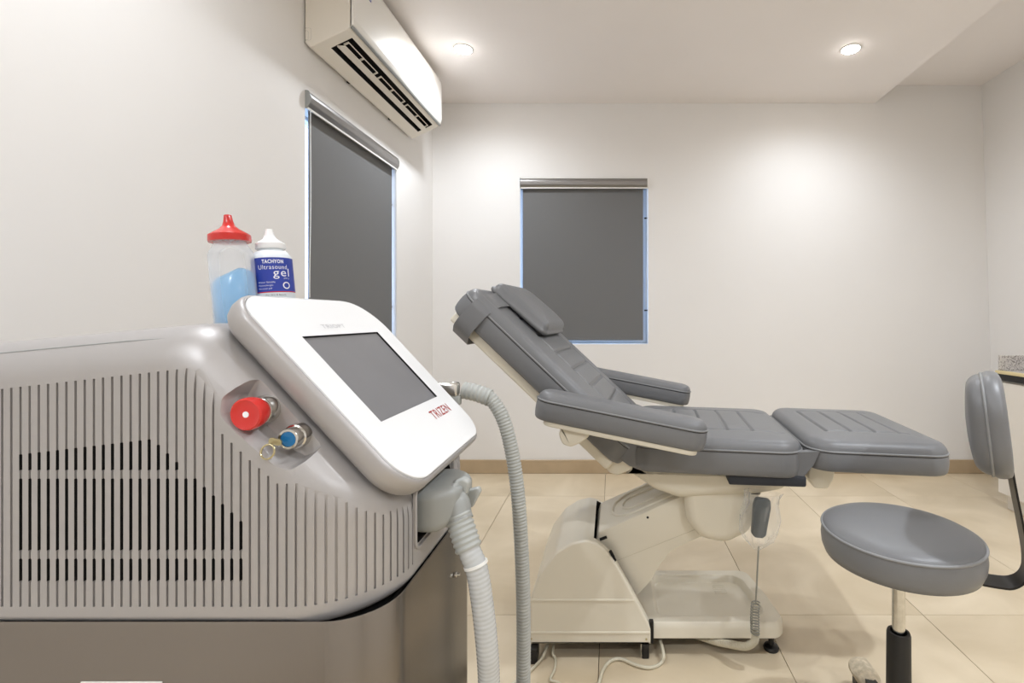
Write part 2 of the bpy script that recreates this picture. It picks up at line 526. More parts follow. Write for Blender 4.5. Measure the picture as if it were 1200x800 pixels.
# ------------------------------------------------------------------ roller blinds
def blind(name, M, w, z0, z1, label, chain_side, gap, gap0=0.016):
    """local x along the wall, y into the room, z up"""
    base = M @ Vector((w/2, -0.02, z0))
    t = thing(name, base, label, 'roller blind')
    ch = 0.072
    prof = [(-0.055, z1-ch), (0.004, z1-ch), (0.018, z1-ch*0.72), (0.020, z1-ch*0.35), (0.012, z1-0.004), (-0.055, z1-0.002)]
    prof = fillet(prof, [0.001, 0.006, 0.02, 0.02, 0.008, 0.001], 4)
    b = NB(); prism(b, prof, 0.006, w-0.006, 'X'); xf(b, M)
    hb = obj('head_cassette', b, M_alu, t, 50)
    b = NB(); box(b, (0.006, 0.0125, z1-0.0075), (w-0.006, 0.0155, z1-0.0035)); box(b, (0.004, 0.001, z1-ch-0.004), (w-0.004, 0.007, z1-ch+0.004)); xf(b, M)
    obj('cassette_bead', b, M_whitem, hb)
    for s in (0, 1):
        b = NB(); x0 = 0.0005 if s == 0 else w-0.0065
        prism(b, inset2(prof, -0.003), x0, x0+0.006, 'X'); xf(b, M)
        obj('end_cap', b, M_acgrey if s == 0 else M_whitem, t, 40)
    b = NB(); box(b, (gap0, -0.022, z0+0.040), (w-gap, -0.0205, z1-0.04)); xf(b, M)
    fb = obj('fabric', b, M_blind, t)
    b = NB(); box(b, (gap0, -0.027, z0+0.026), (w-gap, -0.0155, z0+0.044), 0.004, 2); xf(b, M)
    obj('bottom_bar', b, M_blind, t)
    # bead chain
    b = NB()
    cx = 0.027 if chain_side == 0 else w-0.010
    zb = z0+0.25
    pts = [Vector((cx, 0.004, z1-ch+0.01))]
    nn = 220
    path = [Vector((cx+0.006*math.sin(k/nn*5.0)*(k/nn), 0.006, z1-ch+0.01-(z1-ch-zb)*k/nn)) for k in range(nn+1)]
    path = [M @ p for p in path]
    sweep(b, path, lambda i, s: 0.0011+0.0014*abs(math.sin(i*PI/2)), 6)
    obj('bead_chain', b, M_whitem, t)
    # jamb clips
    for zz in (z0+0.24, z1-0.28):
        b = NB(); xx = w-0.026
        box(b, (xx, -0.032, zz-0.005), (xx+0.024, -0.024, zz+0.005), 0.001, 1); xf(b, M)
        obj('cord_clip', b, M_black, t)
    return t
Mb = Matrix((Vector((1, 0, 0)), Vector((0, -1, 0)), Vector((0, 0, 1)))).transposed().to_4x4(); Mb.translation = (BWx0, WY_B, 0)
blind('roller_blind', Mb, BWx1-BWx0, BWz0, BWz1, 'closed grey roller blind in the window behind the treatment chair', 1, 0.034)
Ml = Matrix((Vector((0, 1, 0)), Vector((1, 0, 0)), Vector((0, 0, 1)))).transposed().to_4x4(); Ml.translation = (WX_L, LWy0, 0)
blind('roller_blind', Ml, LWy1-LWy0, LWz0, LWz1, 'closed grey roller blind with bead chain in the window under the air conditioner', 0, 0.014, 0.056)

# ================================================================== AIR CONDITIONER
def air_conditioner():
    y0, y1 = 2.01, 3.05; xw = WX_L+0.004
    t = thing('air_conditioner', (-1.17, 2.53, 2.222), 'cream split air conditioner mounted high on the wall with its louvre open', 'air conditioner')
    prof = [(xw, 2.245), (xw+0.02, 2.222), (-1.085, 2.300), (-1.079, 2.31), (-1.079, 2.575), (-1.10, 2.60), (xw, 2.60)]
    prof = fillet(prof, [0.008, 0.012, 0.006, 0.004, 0.015, 0.02, 0.004], 4)
    b = NB(); prism(b, prof, y0, y1, 'Y', 0.006, 3)
    # outlet slot through the sloping underside
    d = Vector((-1.085-(xw+0.02), 0, 2.300-2.222)).normalized(); n = Vector((-d.z, 0, d.x))    # n points up into the body
    p0 = Vector((xw+0.02, 0, 2.222))
    c = NB()
    s0, s1 = 0.064, 0.163
    pts = [p0+d*s0-n*0.02, p0+d*s1-n*0.02, p0+d*s1+n*0.05, p0+d*s0+n*0.07]
    loft(c, [[Vector((p.x, y, p.z)) for p in pts] for y in (y0+0.055, y1-0.055)], mi=1)
    me = boolean(b, [c], [M_acbody, M_void])
    body = weighted(obj('body', me, M_acbody, t, 30))
    # glossy front panel with a grey strip under it
    fp = fillet([(-1.0785, 2.312), (-1.066, 2.318), (-1.060, 2.34), (-1.060, 2.57), (-1.070, 2.594), (-1.0785, 2.594)], [0.001, 0.006, 0.02, 0.03, 0.004, 0.001], 4)
    b = NB(); prism(b, fp, y0+0.002, y1-0.002, 'Y', 0.004, 3)
    pn = obj('front_panel', b, M_acfront, t, 40)
    b = NB(); prism(b, fillet([(-1.0785, 2.3045), (-1.070, 2.3055), (-1.0645, 2.3135), (-1.0785, 2.3115)], 0.001, 2), y0+0.003, y1-0.003, 'Y')
    obj('trim_strip', b, M_acgrey, t)
    # small blue sticker on the panel
    b = NB(); box(b, (-1.0602, 2.105, 2.496), (-1.0594, 2.150, 2.530)); obj('badge', b, M_navy, pn)
    for k in range(3):
        b = NB(); box(b, (-1.0596, 2.110, 2.501+0.009*k), (-1.0590, 2.145, 2.504+0.009*k)); obj('badge_print', b, M_cloth_white, pn)
    # louvre: a long vane, a second blade with windows, fins behind
    b = NB()
    c0 = p0+d*0.108-n*0.004
    q = [c0+d*-0.020+n*0.002, c0+d*0.012-n*0.014, c0+d*0.0145-n*0.0105, c0+d*-0.0165+n*0.007]
    loft(b, [[Vector((p.x, y, p.z)) for p in q] for y in (y0+0.060, y1-0.045)])
    obj('louvre_vane', b, M_acbody, t)
    k = 0
    for (ya, yb) in ((0.065, 0.33), (0.36, 0.64), (0.67, 0.97)):
        c1 = p0+d*0.118-n*0.002
        b = NB()
        w = 0.02
        def bar(a0, a1, u0, u1):
            vs = []
            for yy in (a0, a1):
                vs.append([Vector((p.x, y0+yy, p.z)) for p in (c1+d*u0, c1+d*u1, c1+d*u1+n*0.003, c1+d*u0+n*0.003)])
            loft(b, vs)
        bar(ya, yb, 0.018, 0.022); bar(ya, ya+0.01, -0.002, 0.018); bar(yb-0.01, yb, -0.002, 0.018); bar((ya+yb)/2-0.006, (ya+yb)/2+0.006, -0.002, 0.018)
        obj('louvre_frame', b, M_acbody, t)
    fin_me = None
    for i in range(22):
        yy = y0+0.075+i*0.0425
        b = NB()
        q = [p0+d*0.078+n*0.012, p0+d*0.100+n*0.008, p0+d*0.100+n*0.03, p0+d*0.078+n*0.04]
        loft(b, [[Vector((p.x, y, p.z)) for p in q] for y in (yy, yy+0.003)])
        obj('fin', b, M_black, t)
    # cable knock-out outline on the end face
    b = NB()
    for (x1, z1, z0) in ((xw+0.027, 2.302, 2.252), (xw+0.015, 2.291, 2.253)):
        pl = fillet([(xw+0.002, z0), (x1, z0), (x1, z1), (xw+0.002, z1)], [0, 0.008, 0.008, 0], 4)
        sweep(b, [Vector((p[0], y0+0.0005, p[1])) for p in pl], 0.0007, 5)
    obj('knockout_line', b, M_acgrey, body)
    for yy in (2.33, 2.76):
        b = NB(); box(b, (xw+0.004, yy-0.008, 2.228), (xw+0.020, yy+0.008, 2.236)); obj('latch', b, M_void, t)
air_conditioner()

# ================================================================== LASER MACHINE
def laser_machine():
    Y0, Y1 = 0.55, 0.93
    XF, XB = -0.262, -1.19
    ZB = 0.757
    t = thing('laser_machine', (-0.72, 0.74, 0.0), 'silver laser treatment machine with tilted white touch screen and grey hoses', 'laser machine')
    # ---- tablet frame of reference
    A0 = Vector((-0.46, 0, 1.137)); A1 = Vector((-0.235, 0, 0.895))
    dn = (A1-A0).normalized(); nn = Vector((-dn.z, 0, dn.x)); Lt = (A1-A0).length     # dn down the slope, nn out of the face
    # ---- upper shell
    sl_d = nn.x*(A0.x)+nn.z*(A0.z)-0.038
    planes = [((0, -1), -ZB, 0.012), ((1, 0), XF, 0.10), ((nn.x, nn.z), sl_d, 0.05), ((-0.0935, 0.9956), 1.146*0.9956, 0.055), ((-1, 0), -XB, 0.05)]
    rads = [0.012, 0.07, 0.055, 0.05, 0.02]      # corners bottom/front, front/slope, slope/top, top/back, back/bottom
    def section(y):
        hp = []
        for (nv, d, r) in planes:
            off = 0 if y >= r else r-math.sqrt(max(0, r*r-(r-y)**2))
            hp.append((nv, d-off))
        pts = []
        for i in range(5):
            (a, da), (c, dc) = hp[i], hp[(i+1) % 5]
            det = a[0]*c[1]-a[1]*c[0]
            pts.append(((da*c[1]-dc*a[1])/det, (a[0]*dc-c[0]*da)/det))
        return fillet(pts, rads, 8)
    ys = [0, 0.0006, 0.0025, 0.006, 0.011, 0.018, 0.027, 0.037, 0.048, 0.06, 0.074, 0.088, 0.10]
    rings = [[Vector((p[0], Y0+y, p[1])) for p in section(y)] for y in ys]
    rings += [[Vector((p[0], Y1-y, p[1])) for p in section(y)] for y in ys[::-1]]
    b = NB(); loft(b, rings)
    # groove cutters
    gr = NB(); vent = NB()
    zpx = lambda py, Y: CAM_H-(py-VPY)*Y/F_PX
    def groove(s, top_px, bot_z, mirror=False, ztop=None):
        """s = arc length along the outline, 0 where the flat side ends"""
        xc, yc, r = XF-0.10, Y0+0.10, 0.10
        if s <= 0: p = Vector((xc+s, Y0, 0)); nrm = Vector((0, -1, 0)); tg = Vector((1, 0, 0))
        elif s < r*PI/2:
            a = s/r; p = Vector((xc+r*math.sin(a), yc-r*math.cos(a), 0)); nrm = Vector((math.sin(a), -math.cos(a), 0)); tg = Vector((math.cos(a), math.sin(a), 0))
        else: p = Vector((XF, yc+s-r*PI/2, 0)); nrm = Vector((1, 0, 0)); tg = Vector((0, 1, 0))
        zt = zpx(top_px, p.y)
        if mirror: p.y = Y0+Y1-p.y; nrm.y *= -1; tg.y *= -1
        h = 0.00135
        q = [p+nrm*0.004-tg*h, p+nrm*0.004+tg*h, p-nrm*0.0028+tg*h, p-nrm*0.0028-tg*h]
        rr = []
        for z in (bot_z, zt): rr.append([Vector((v.x, v.y, z)) for v in q])
        loft(gr, rr)
    tops = {}
    step_px = 10.75; sc = Y0/F_PX
    for k in range(-46, 32):
        px = 2.5+step_px*k
        if k <= 21: ty = 455.5-25.0*(px-2.5)/226.0
        elif k == 22: ty = 442.5
        elif k == 23: ty = 452.5
        elif k < 28: ty = 508.5+10.2*(k-24)
        else: ty = min(567, 548.5+9*(k-28))
        x = (px-VPX)*sc
        if x < XB+0.09: continue
        groove(x-(XF-0.10), ty, 0.779)
    ctop = [567, 565, 562, 572, 581, 589, 595, 599, 601, 603, 599, 596, 591, 587, 585]
    s_last = (2.5+step_px*31-VPX)*sc-(XF-0.10)
    for k, ty in enumerate(ctop):
        groove(s_last+(k+1)*step_px*sc, ty, 0.779)
        groove(s_last+(k+1)*step_px*sc, ty, 0.779, mirror=True)
    for k in range(2, 27):
        px = 2.5+step_px*k+0.3
        x = (px-VPX)*sc
        bands = [(655, 681)]
        mt = 561 if k <= 21 else 561+10*(k-21)
        bands.append((mt, 645))
        if k <= 19:
            tt = 532.5-17.5*(k-2)/14 if k <= 16 else 515+6.5+10*(k-17)
            bands.append((tt, 551))
        for (ta, tb) in bands:
            h = 0.0018
            rr = [[Vector((x-h, Y0-0.004, z)), Vector((x+h, Y0-0.004, z)), Vector((x+h, Y0+0.03, z)), Vector((x-h, Y0+0.03, z))] for z in (zpx(tb, Y0), zpx(ta, Y0))]
            loft(vent, rr, mi=1)
    # hollow for the switches, open to the slope
    hp = [(302, 425), (272, 446), (259, 466), (262, 487), (280, 505), (322, 543), (338, 551), (352, 545), (388, 514), (520, 420), (420, 330)]
    hw = [((px-VPX)*sc, zpx(py, Y0)) for px, py in hp]
    hw = fillet(hw, [0.006, 0.015, 0.012, 0.012, 0.02, 0.03, 0.01, 0.012, 0.004, 0, 0], 4)
    hol = NB()
    rr = []
    for (yy, off) in ((Y0-0.02, -0.004), (Y0+0.0, -0.004), (Y0+0.006, 0.0), (Y0+0.016, 0.0025), (Y0+0.024, 0.004), (Y0+0.0305, 0.007), (Y0+0.032, 0.011)):
        rr.append([Vector((p[0], yy, p[1])) for p in inset2(hw, off)])
    loft(hol, rr)
    # socket hole for the plug in the front
    sock = NB()
    sp = fillet([(0.652, 0.800), (0.800, 0.800), (0.800, 0.876), (0.652, 0.876)], 0.012, 4)
    prism(sock, sp, XF-0.02, XF+0.05, 'X')
    for f in sock.faces: f.material_index = 1
    me = boolean(b, [gr, vent, hol, sock], [M_silver, M_void])
    shell = weighted(obj('shell', me, M_silver, t, 32))
    # lid seam on the top
    b = NB()
    ysm = 0.018; off = 0.055-math.sqrt(0.055**2-(0.055-ysm)**2)
    zt = lambda x: (1.146*0.9956-off+0.0935*x)/0.9956
    sweep(b, [Vector((x, Y0+ysm, zt(x)-0.0003)) for x in (-1.10, -0.80, -0.56)]+[Vector((-0.505, Y0+ysm, zt(-0.505)-0.002))], 0.0011, 6)
    obj('lid_seam', b, M_acgrey, shell)
    # ---- steel cabinet with painted gap shade, feet
    plan = fillet([(XB, Y0-0.003), (XF+0.003, Y0-0.003), (XF+0.003, Y1+0.003), (XB, Y1+0.003)], 0.066, 10)
    b = NB()
    inner = inset2(plan, 0.002)
    loft(b, [[Vector((p[0], p[1], z)) for p in pl] for (pl, z) in ((plan, 0.13), (plan, 0.7625), (inset2(plan, 0.0005), 0.7635), (inset2(plan, 0.0016), 0.7635), (inner, 0.7625), (inner, 0.735))], cap1=True)
    cab = obj('steel_cabinet', b, M_steel, t, 40)
    b = NB(); prism(b, fillet([(XB+0.03, Y0+0.02), (XF-0.06, Y0+0.02), (XF-0.03, Y0+0.06), (XF-0.03, Y1-0.06), (XF-0.06, Y1-0.02), (XB+0.03, Y1-0.02)], 0.01, 3), 0.7355, 0.757, 'Z')
    obj('gap_shade', b, M_void, t)  # black slab paints the shade in the open gap under the shell
    b = NB(); box(b, ((90-VPX)*0.542/F_PX, Y0-0.0045, 0.60), ((186-VPX)*0.542/F_PX, Y0-0.0031, 0.6975), 0.0003, 1)
    obj('rating_label', b, M_whitem, cab)
    for (py, yy) in ((673, 0.803),):
        q = P(530, py, XF*F_PX/(530-VPX)); 
        b = NB(); lathe(b, [(0.0, 0.008), (0.0025, 0.0075), (0.003, 0.003), (0.0045, 0.002), (0.0045, -0.001), (0.0, -0.001)][::-1], 16, axis_matrix((XF+0.005, q.y, q.z), (1, 0, 0)))
        obj('screw', b, M_steel2, cab)
    for (x, y) in ((XB+0.08, Y0+0.06), (XF-0.08, Y0+0.06), (XB+0.08, Y1-0.06), (XF-0.08, Y1-0.06)):
        b = NB(); lathe(b, [(0.0, -0.014), (0.042, -0.014), (0.05, -0.008), (0.05, 0.008), (0.042, 0.014), (0.0, 0.014)], 24, axis_matrix((x, y, 0.05), (0, 1, 0)))
        w = obj('caster', b, M_black, t)
        b = NB(); box(b, (x-0.02, y-0.022, 0.05), (x+0.02, y-0.016, 0.13)); box(b, (x-0.02, y+0.016, 0.05), (x+0.02, y+0.022, 0.13)); box(b, (x-0.03, y-0.03, 0.115), (x+0.03, y+0.03, 0.1305))
        obj('caster_fork', b, M_steel2, w)
    # ---- tablet
    YN, YF = 0.580, 0.900
    Mt = Matrix((Vector((0, 1, 0)), -dn, nn)).transposed().to_4x4(); Mt.translation = Vector((A0.x, YN, A0.z))    # local x = across, y = up the slope, z = out of the face
    Wt = YF-YN
    out = fillet([(0, -Lt), (Wt, -Lt), (Wt, 0), (0, 0)], [0.055, 0.048, 0.075, 0.045], 12)
    b = NB()
    rings = []
    for (ins, z) in ((0.016, -0.036), (0.008, -0.033), (0.002, -0.026), (-0.001, -0.016), (-0.0005, -0.006), (0.001, -0.0025), (0.0035, -0.0005), (0.005, -0.0005), (0.0055, -0.0015)):
        rings.append([Mt @ Vector((p[0], p[1], z)) for p in inset2(out, ins)])
    loft(b, rings)
    tab = obj('tablet', b, M_silver, t, 40)
    b = NB()
    sx0, sx1, sy0, sy1 = 0.058, 0.264, -0.698*Lt, -0.236*Lt
    face = inset2(out, 0.006)
    # white face with a screen cut-out
    fb = NB(); rr = []
    for (ins, z) in ((0, -0.002), (0, 0.0012), (0.0012, 0.002)): rr.append([Vector((p[0], p[1], z)) for p in inset2(face, ins)])
    loft(fb, rr)
    cut = NB(); box(cut, (sx0, sy0, -0.0009), (sx1, sy1, 0.01), mi=1)
    me = boolean(fb, [cut], [M_white, M_black]); me.transform(Mt)
    wf = weighted(obj('white_face', me, M_white, tab, 30))
    b = NB(); box(b, (sx0+0.0016, sy0+0.0012, -0.0014), (sx1-0.0016, sy1-0.0016, -0.0004)); xf(b, Mt)
    obj('screen', b, M_screen, tab)
    b = text_bm('TRIZEN', 0.02, 0.00025); fit_text(b, 0.078, 0.0165, 0.266-0.037, sy0-0.026, 0.00225); xf(b, Mt)
    obj('lettering', b, M_redtext, wf, label='red TRIZEN lettering')
    b = text_bm('TRIOPT', 0.02, 0.0); fit_text(b, 0.060, 0.0075, 0.150, sy1+0.016, 0.00225); xf(b, Mt)
    obj('lettering', b, M_greytext, wf, label='faint grey lettering above the screen')
    # neck block under the tablet
    b = NB(); box(b, (0.07, -Lt+0.06, -0.0385), (Wt-0.07, -0.06, -0.034)); xf(b, Mt)
    obj('tablet_mount', b, M_black, t)
    # ---- emergency stop and key switch
    yfl = Y0+0.032
    e0 = P(313, 478.5, yfl)
    Me = axis_matrix(e0, (-0.02, -1, -0.02))
    b = NB(); lathe(b, [(0.0, -0.002), (0.0165, -0.002), (0.0170, 0.003), (0.0165, 0.008), (0.0155, 0.010), (0.0150, 0.013), (0.0135, 0.014), (0.0, 0.014)], 40, Me)
    es = obj('emergency_stop', b, M_steel2, t)
    b = NB(); lathe(b, [(0.0, 0.0135), (0.014, 0.0135), (0.0165, 0.017), (0.0182, 0.022), (0.0188, 0.030), (0.0182, 0.033), (0.0165, 0.0345), (0.0145, 0.0335), (0.008, 0.0330), (0.0, 0.0330)], 40, Me)
    cap = obj('red_cap', b, M_red, es)
    b = NB(); lathe(b, [(0.0, 0.0325), (0.0035, 0.0325), (0.0035, 0.0336), (0.0, 0.0340)], 20, Me)
    obj('centre_dot', b, M_cloth_white, cap)
    k0 = P(350.5, 509.5, yfl)
    Mk = axis_matrix(k0, (-0.02, -1, -0.02))
    b = NB(); lathe(b, [(0.0, -0.002), (0.0150, -0.002), (0.0150, 0.002), (0.0142, 0.008), (0.0125, 0.009), (0.0122, 0.018), (0.0116, 0.0195), (0.0092, 0.0195), (0.0088, 0.0185), (0.0, 0.0185)], 36, Mk)
    ks = obj('key_switch', b, M_steel2, t)
    b = NB(); lathe(b, [(0.0, 0.0180), (0.0086, 0.0180), (0.0086, 0.0192), (0.0, 0.0194)], 28, Mk)
    obj('blue_insert', b, M_blue, ks)
    # key: bow + blade hanging from the lock, ring below
    kc = k0+Vector((-0.010, -0.026, -0.001))
    b = NB(); prism(b, fillet([(kc.x-0.009, kc.z-0.003), (kc.x+0.006, kc.z-0.005), (kc.x+0.008, kc.z+0.001), (kc.x-0.006, kc.z+0.005)], 0.003, 3), kc.y-0.001, kc.y+0.001, 'Y')
    key = obj('key', b, M_brass, ks)
    b = NB(); rc = kc+Vector((-0.003, -0.009, -0.0095))
    sweep(b, [rc+Vector((math.cos(a)*0.0075, 0.002*math.sin(a), math.sin(a)*0.0078)) for a in [2*PI*i/28 for i in range(28)]], 0.0011, 7, closed=True)
    obj('key_ring', b, M_brass, key)
    # ---- front plug with hose
    yc = 0.715
    b = NB()
    fr = fillet([(0.646, 0.793), (0.806, 0.793), (0.806, 0.882), (0.646, 0.882)], 0.016, 5)
    fo = [[Vector((XF+d, p[0], p[1])) for p in inset2(fr, i)] for (i, d) in ((0.0, -0.001), (0.0, 0.0025), (0.001, 0.0035), (0.0035, 0.0035), (0.0045, 0.002), (0.0045, -0.001))]
    loft(b, fo, cap0=False, cap1=False)
    obj('socket_frame', b, M_silver, t)
    b = NB()
    ps = fillet([(0.664, 0.808), (0.778, 0.808), (0.778, 0.868), (0.664, 0.868)], 0.014, 5)
    def pr(sc_, x, dz=0.0, dy=0.0):
        cy, cz = 0.721, 0.838
        return [Vector((x, cy+dy+(p[0]-cy)*sc_, cz+dz+(p[1]-cz)*sc_)) for p in ps]
    loft(b, [pr(0.98, XF-0.019), pr(1.0, XF), pr(1.0, XF+0.014), pr(0.97, XF+0.022), pr(0.86, XF+0.033, 0.002), pr(0.72, XF+0.041, 0.004), pr(0.55, XF+0.047, 0.006)])
    plug = obj('plug', b, M_plug, t, 50)
    c0 = Vector((XF+0.034, 0.704, 0.842)); c1 = Vector((XF+0.047, 0.692, 0.816)); c2 = Vector((XF+0.063, 0.682, 0.781))
    b = NB(); sweep(b, spline([c0+Vector((-0.01, 0.004, 0.012)), c0, c1], 6), lambda i, s: 0.0200+0.0012*math.sin(i), 20)
    obj('elbow', b, M_plug, plug)
    b = NB(); sweep(b, resample(spline([c1+Vector((-0.004, 0.002, 0.01)), c1, c2], 24), 0.0011), lambda i, s: 0.0178+0.0009*math.sin(s*2*PI/0.0075), 22)
    cf = obj('hose_cuff', b, M_hose, plug)
    # lever latch on the plug
    b = NB(); prism(b, fillet([(XF+0.036, 0.845), (XF+0.064, 0.852), (XF+0.067, 0.845), (XF+0.055, 0.822), (XF+0.046, 0.826)], 0.003, 3), 0.725, 0.737, 'Y', 0.002)
    obj('latch_lever', b, M_hose, plug)
    b = NB(); prism(b, fillet([(XF+0.02, 0.862), (XF+0.046, 0.872), (XF+0.056, 0.866), (XF+0.050, 0.842), (XF+0.02, 0.842)], 0.006, 3), 0.706, 0.722, 'Y', 0.003)
    obj('latch_rib', b, M_hose, plug)
    hp_ = [c1, c2, P(559, 668, 0.680), P(566, 712, 0.680), P(571, 760, 0.682), P(573, 802, 0.69), P(573, 900, 0.70), P(570, 1060, 0.72), Vector((-0.20, 0.80, 0.10)), Vector((-0.22, 0.98, 0.016)), Vector((-0.34, 1.14, 0.0155))]
    b = NB(); sweep(b, resample(spline(hp_, 60), 0.0016), lambda i, s: 0.0150+0.00035*math.sin(s*2*PI/0.0062), 18)
    obj('hose', b, M_hose2, t, 60)
    b = NB()
    q = P(557.5, 661, 0.680); dr = Vector((0.3, -0.1, -1)).normalized()
    lathe(b, [(0.0150, -0.002), (0.0165, -0.002), (0.0165, 0.002), (0.0150, 0.002)], 24, axis_matrix(q, dr))
    obj('cable_tie', b, M_whitem, t)
    # ---- second hose from a holder on the far side
    h0 = P(533, 455, 0.952)
    b = NB(); box(b, (h0.x-0.05, Y1-0.002, h0.z-0.014), (h0.x+0.012, Y1+0.022, h0.z+0.014), 0.006, 3)
    hold = obj('hose_holder', b, M_steel2, t)
    b = NB(); box(b, (h0.x-0.002, Y1+0.000, h0.z-0.03), (h0.x+0.016, Y1+0.016, h0.z-0.012), 0.003, 2); obj('holder_bracket', b, M_hose, hold)
    k1 = P(543, 457, 0.952); k2 = P(574, 466, 0.950)
    b = NB(); sweep(b, resample(spline([k1, k1.lerp(k2, 0.5)+Vector((0, 0, 0.002)), k2], 24), 0.0011), lambda i, s: 0.0163+0.0008*math.sin(s*2*PI/0.0085), 20)
    obj('hose_cuff', b, M_hose, t)
    pts = [k1.lerp(k2, 0.7), k2, P(588, 487, 0.948), P(598, 520, 0.946), P(606, 570, 0.945), P(611, 640, 0.945), P(613.5, 720, 0.945), P(613, 810, 0.95), P(609, 940, 0.96), Vector((-0.19, 1.0, 0.10)), Vector((-0.26, 1.10, 0.019)), Vector((-0.45, 1.2, 0.0148))]
    b = NB(); sweep(b, resample(spline(pts, 60), 0.0013), lambda i, s: 0.0132+0.00085*math.sin(s*2*PI/0.0062), 18)
    obj('hose', b, M_hose, t, 60)
    return t
laser_machine()

# ------------------------------------------------------------------ bottles on the machine
SL = math.atan(0.0939)
def top_z(x): return CAM_H+0.0402+0.0939*x
def bottle_frame(px, Y):
    x = (px-VPX)*Y/F_PX
    base = Vector((x, Y, top_z(x)+0.0005))
    up = Vector((-math.sin(SL), 0, math.cos(SL)))
    return axis_matrix(base, up, (0, -1, 0)), base
def wrap_text(bm, r, Mx, ang0):
    """flat text (x across, y up) bent round a cylinder of radius r, facing local angle ang0"""
    bmesh.ops.subdivide_edges(bm, edges=[e for e in bm.edges if e.calc_length() > r*0.25], cuts=1)
    for v in bm.verts:
        a = ang0+v.co.x/r
        v.co = Mx @ Vector((r*math.cos(a), r*math.sin(a), v.co.y))
    return bm
def bottles():
    # dispenser bottle with red nozzle cap and blue gel
    Mx, base = bottle_frame(279, 0.765)
    t = thing('squeeze_bottle', base, 'clear squeeze bottle of blue gel with red nozzle cap on the machine', 'bottle')
    R = 0.0295
    b = NB(); lathe(b, [(0.0, 0.0), (R-0.004, 0.0), (R, 0.004), (R, 0.112), (R-0.001, 0.117), (R-0.006, 0.126), (R-0.0085, 0.131), (R-0.0085, 0.1335), (0.0, 0.1335)], 36, Mx)
    body = obj('body', b, M_bottle, t, 50)
    b = NB(); lathe(b, [(0.0, 0.002), (R-0.005, 0.002), (R-0.0018, 0.005), (R-0.0018, 0.076), (R-0.008, 0.081), (0.0, 0.083)], 36, Mx)
    for v in b.verts:
        loc = Mx.inverted() @ v.co
        if loc.z > 0.07: v.co += (Mx.to_3x3() @ Vector((0, 0, 0.010*(loc.y/R)+0.003*math.sin(5*loc.x/R))))
    obj('gel', b, M_gel, t, 60)
    b = NB(); lathe(b, [(0.0, 0.1335), (0.0275, 0.1335), (0.0280, 0.136), (0.0275, 0.144), (0.024, 0.147), (0.014, 0.1535), (0.0085, 0.159), (0.0065, 0.166), (0.0050, 0.176), (0.0042, 0.1765), (0.0, 0.1765)], 32, Mx)
    obj('nozzle_cap', b, M_red, t, 40)
    # white ultrasound gel bottle
    Mx, base = bottle_frame(325.5, 0.805)
    t = thing('gel_bottle', base, 'white ultrasound gel bottle with blue label on the machine', 'bottle')
    R = 0.0285
    b = NB(); lathe(b, [(0.0, 0.0), (R-0.004, 0.0), (R, 0.004), (R, 0.106), (R-0.001, 0.111), (R-0.006, 0.119), (R-0.011, 0.1225), (R-0.011, 0.1245), (0.0, 0.1245)], 36, Mx)
    body = obj('body', b, M_gelpale, t, 50)
    b = NB(); lathe(b, [(0.0, 0.124), (0.0205, 0.124), (0.0215, 0.126), (0.0210, 0.133), (0.0175, 0.136), (0.0105, 0.141), (0.0065, 0.148), (0.0050, 0.157), (0.0038, 0.158), (0.0, 0.158)], 32, Mx)
    obj('nozzle_cap', b, M_white, t, 40)
    # label: a blue band on the half that shows
    view = (-(Mx.translation.xy)).normalized()
    loc = Mx.to_3x3().inverted() @ Vector((view.x, view.y, 0)); ang = math.atan2(loc.y, loc.x)
    rl = R+0.0003
    def band(z0, z1, a0, a1, r, m, nm, par, segs=30):
        b = NB()
        rings = []
        for i in range(segs+1):
            a = a0+(a1-a0)*i/segs
            rings.append([Mx @ Vector((r*math.cos(a), r*math.sin(a), z0)), Mx @ Vector((r*math.cos(a), r*math.sin(a), z1)),
                          Mx @ Vector(((r-0.0003)*math.cos(a), (r-0.0003)*math.sin(a), z1)), Mx @ Vector(((r-0.0003)*math.cos(a), (r-0.0003)*math.sin(a), z0))])
        loft(b, rings)
        return obj(nm, b, m, par)
    lb = band(0.052, 0.107, ang-1.55, ang+1.5, rl, M_navy, 'label', body)
    rt = rl+0.0003
    def line(s, w, h, x, y, m=M_cloth_white, bold=0.0):
        bmx = text_bm(s, 0.02, bold); fit_text(bmx, w, h, x, y); wrap_text(bmx, rt, Mx, ang)
        obj('print', bmx, m, lb)
    line('TACHYON', 0.030, 0.0062, 0.001, 0.1005, bold=0.0006)
    line('Ultrasound', 0.041, 0.0070, 0.0005, 0.0915)
    line('gel', 0.024, 0.0170, 0.0120, 0.0805)
    line('250 g', 0.009, 0.0028, 0.019, 0.0728)
    line('Water Soluble', 0.024, 0.0028, -0.010, 0.0672)
    line('Hypoallergic', 0.021, 0.0030, -0.0115, 0.0618)
    line('Neutral pH', 0.019, 0.0030, -0.0125, 0.0566)
    line('For Skin & Beauty', 0.028, 0.0030, 0.002, 0.0460, M_remote)
    b = NB(); n = 24
    r0, r1 = 0.0040, 0.0058
    vs0 = [b.verts.new((0.018+r0*math.cos(2*PI*i/n), 0.0615+r0*math.sin(2*PI*i/n), 0)) for i in range(n)]
    vs1 = [b.verts.new((0.018+r1*math.cos(2*PI*i/n), 0.0615+r1*math.sin(2*PI*i/n), 0)) for i in range(n)]
    for i in range(n): b.faces.new((vs0[i], vs0[(i+1) % n], vs1[(i+1) % n], vs1[i]))
    wrap_text(b, rt, Mx, ang); obj('print', b, M_cloth_white, lb)
    band(0.0505, 0.052, ang-1.55, ang+1.5, rl, M_red, 'red_stripe', lb)
bottles()

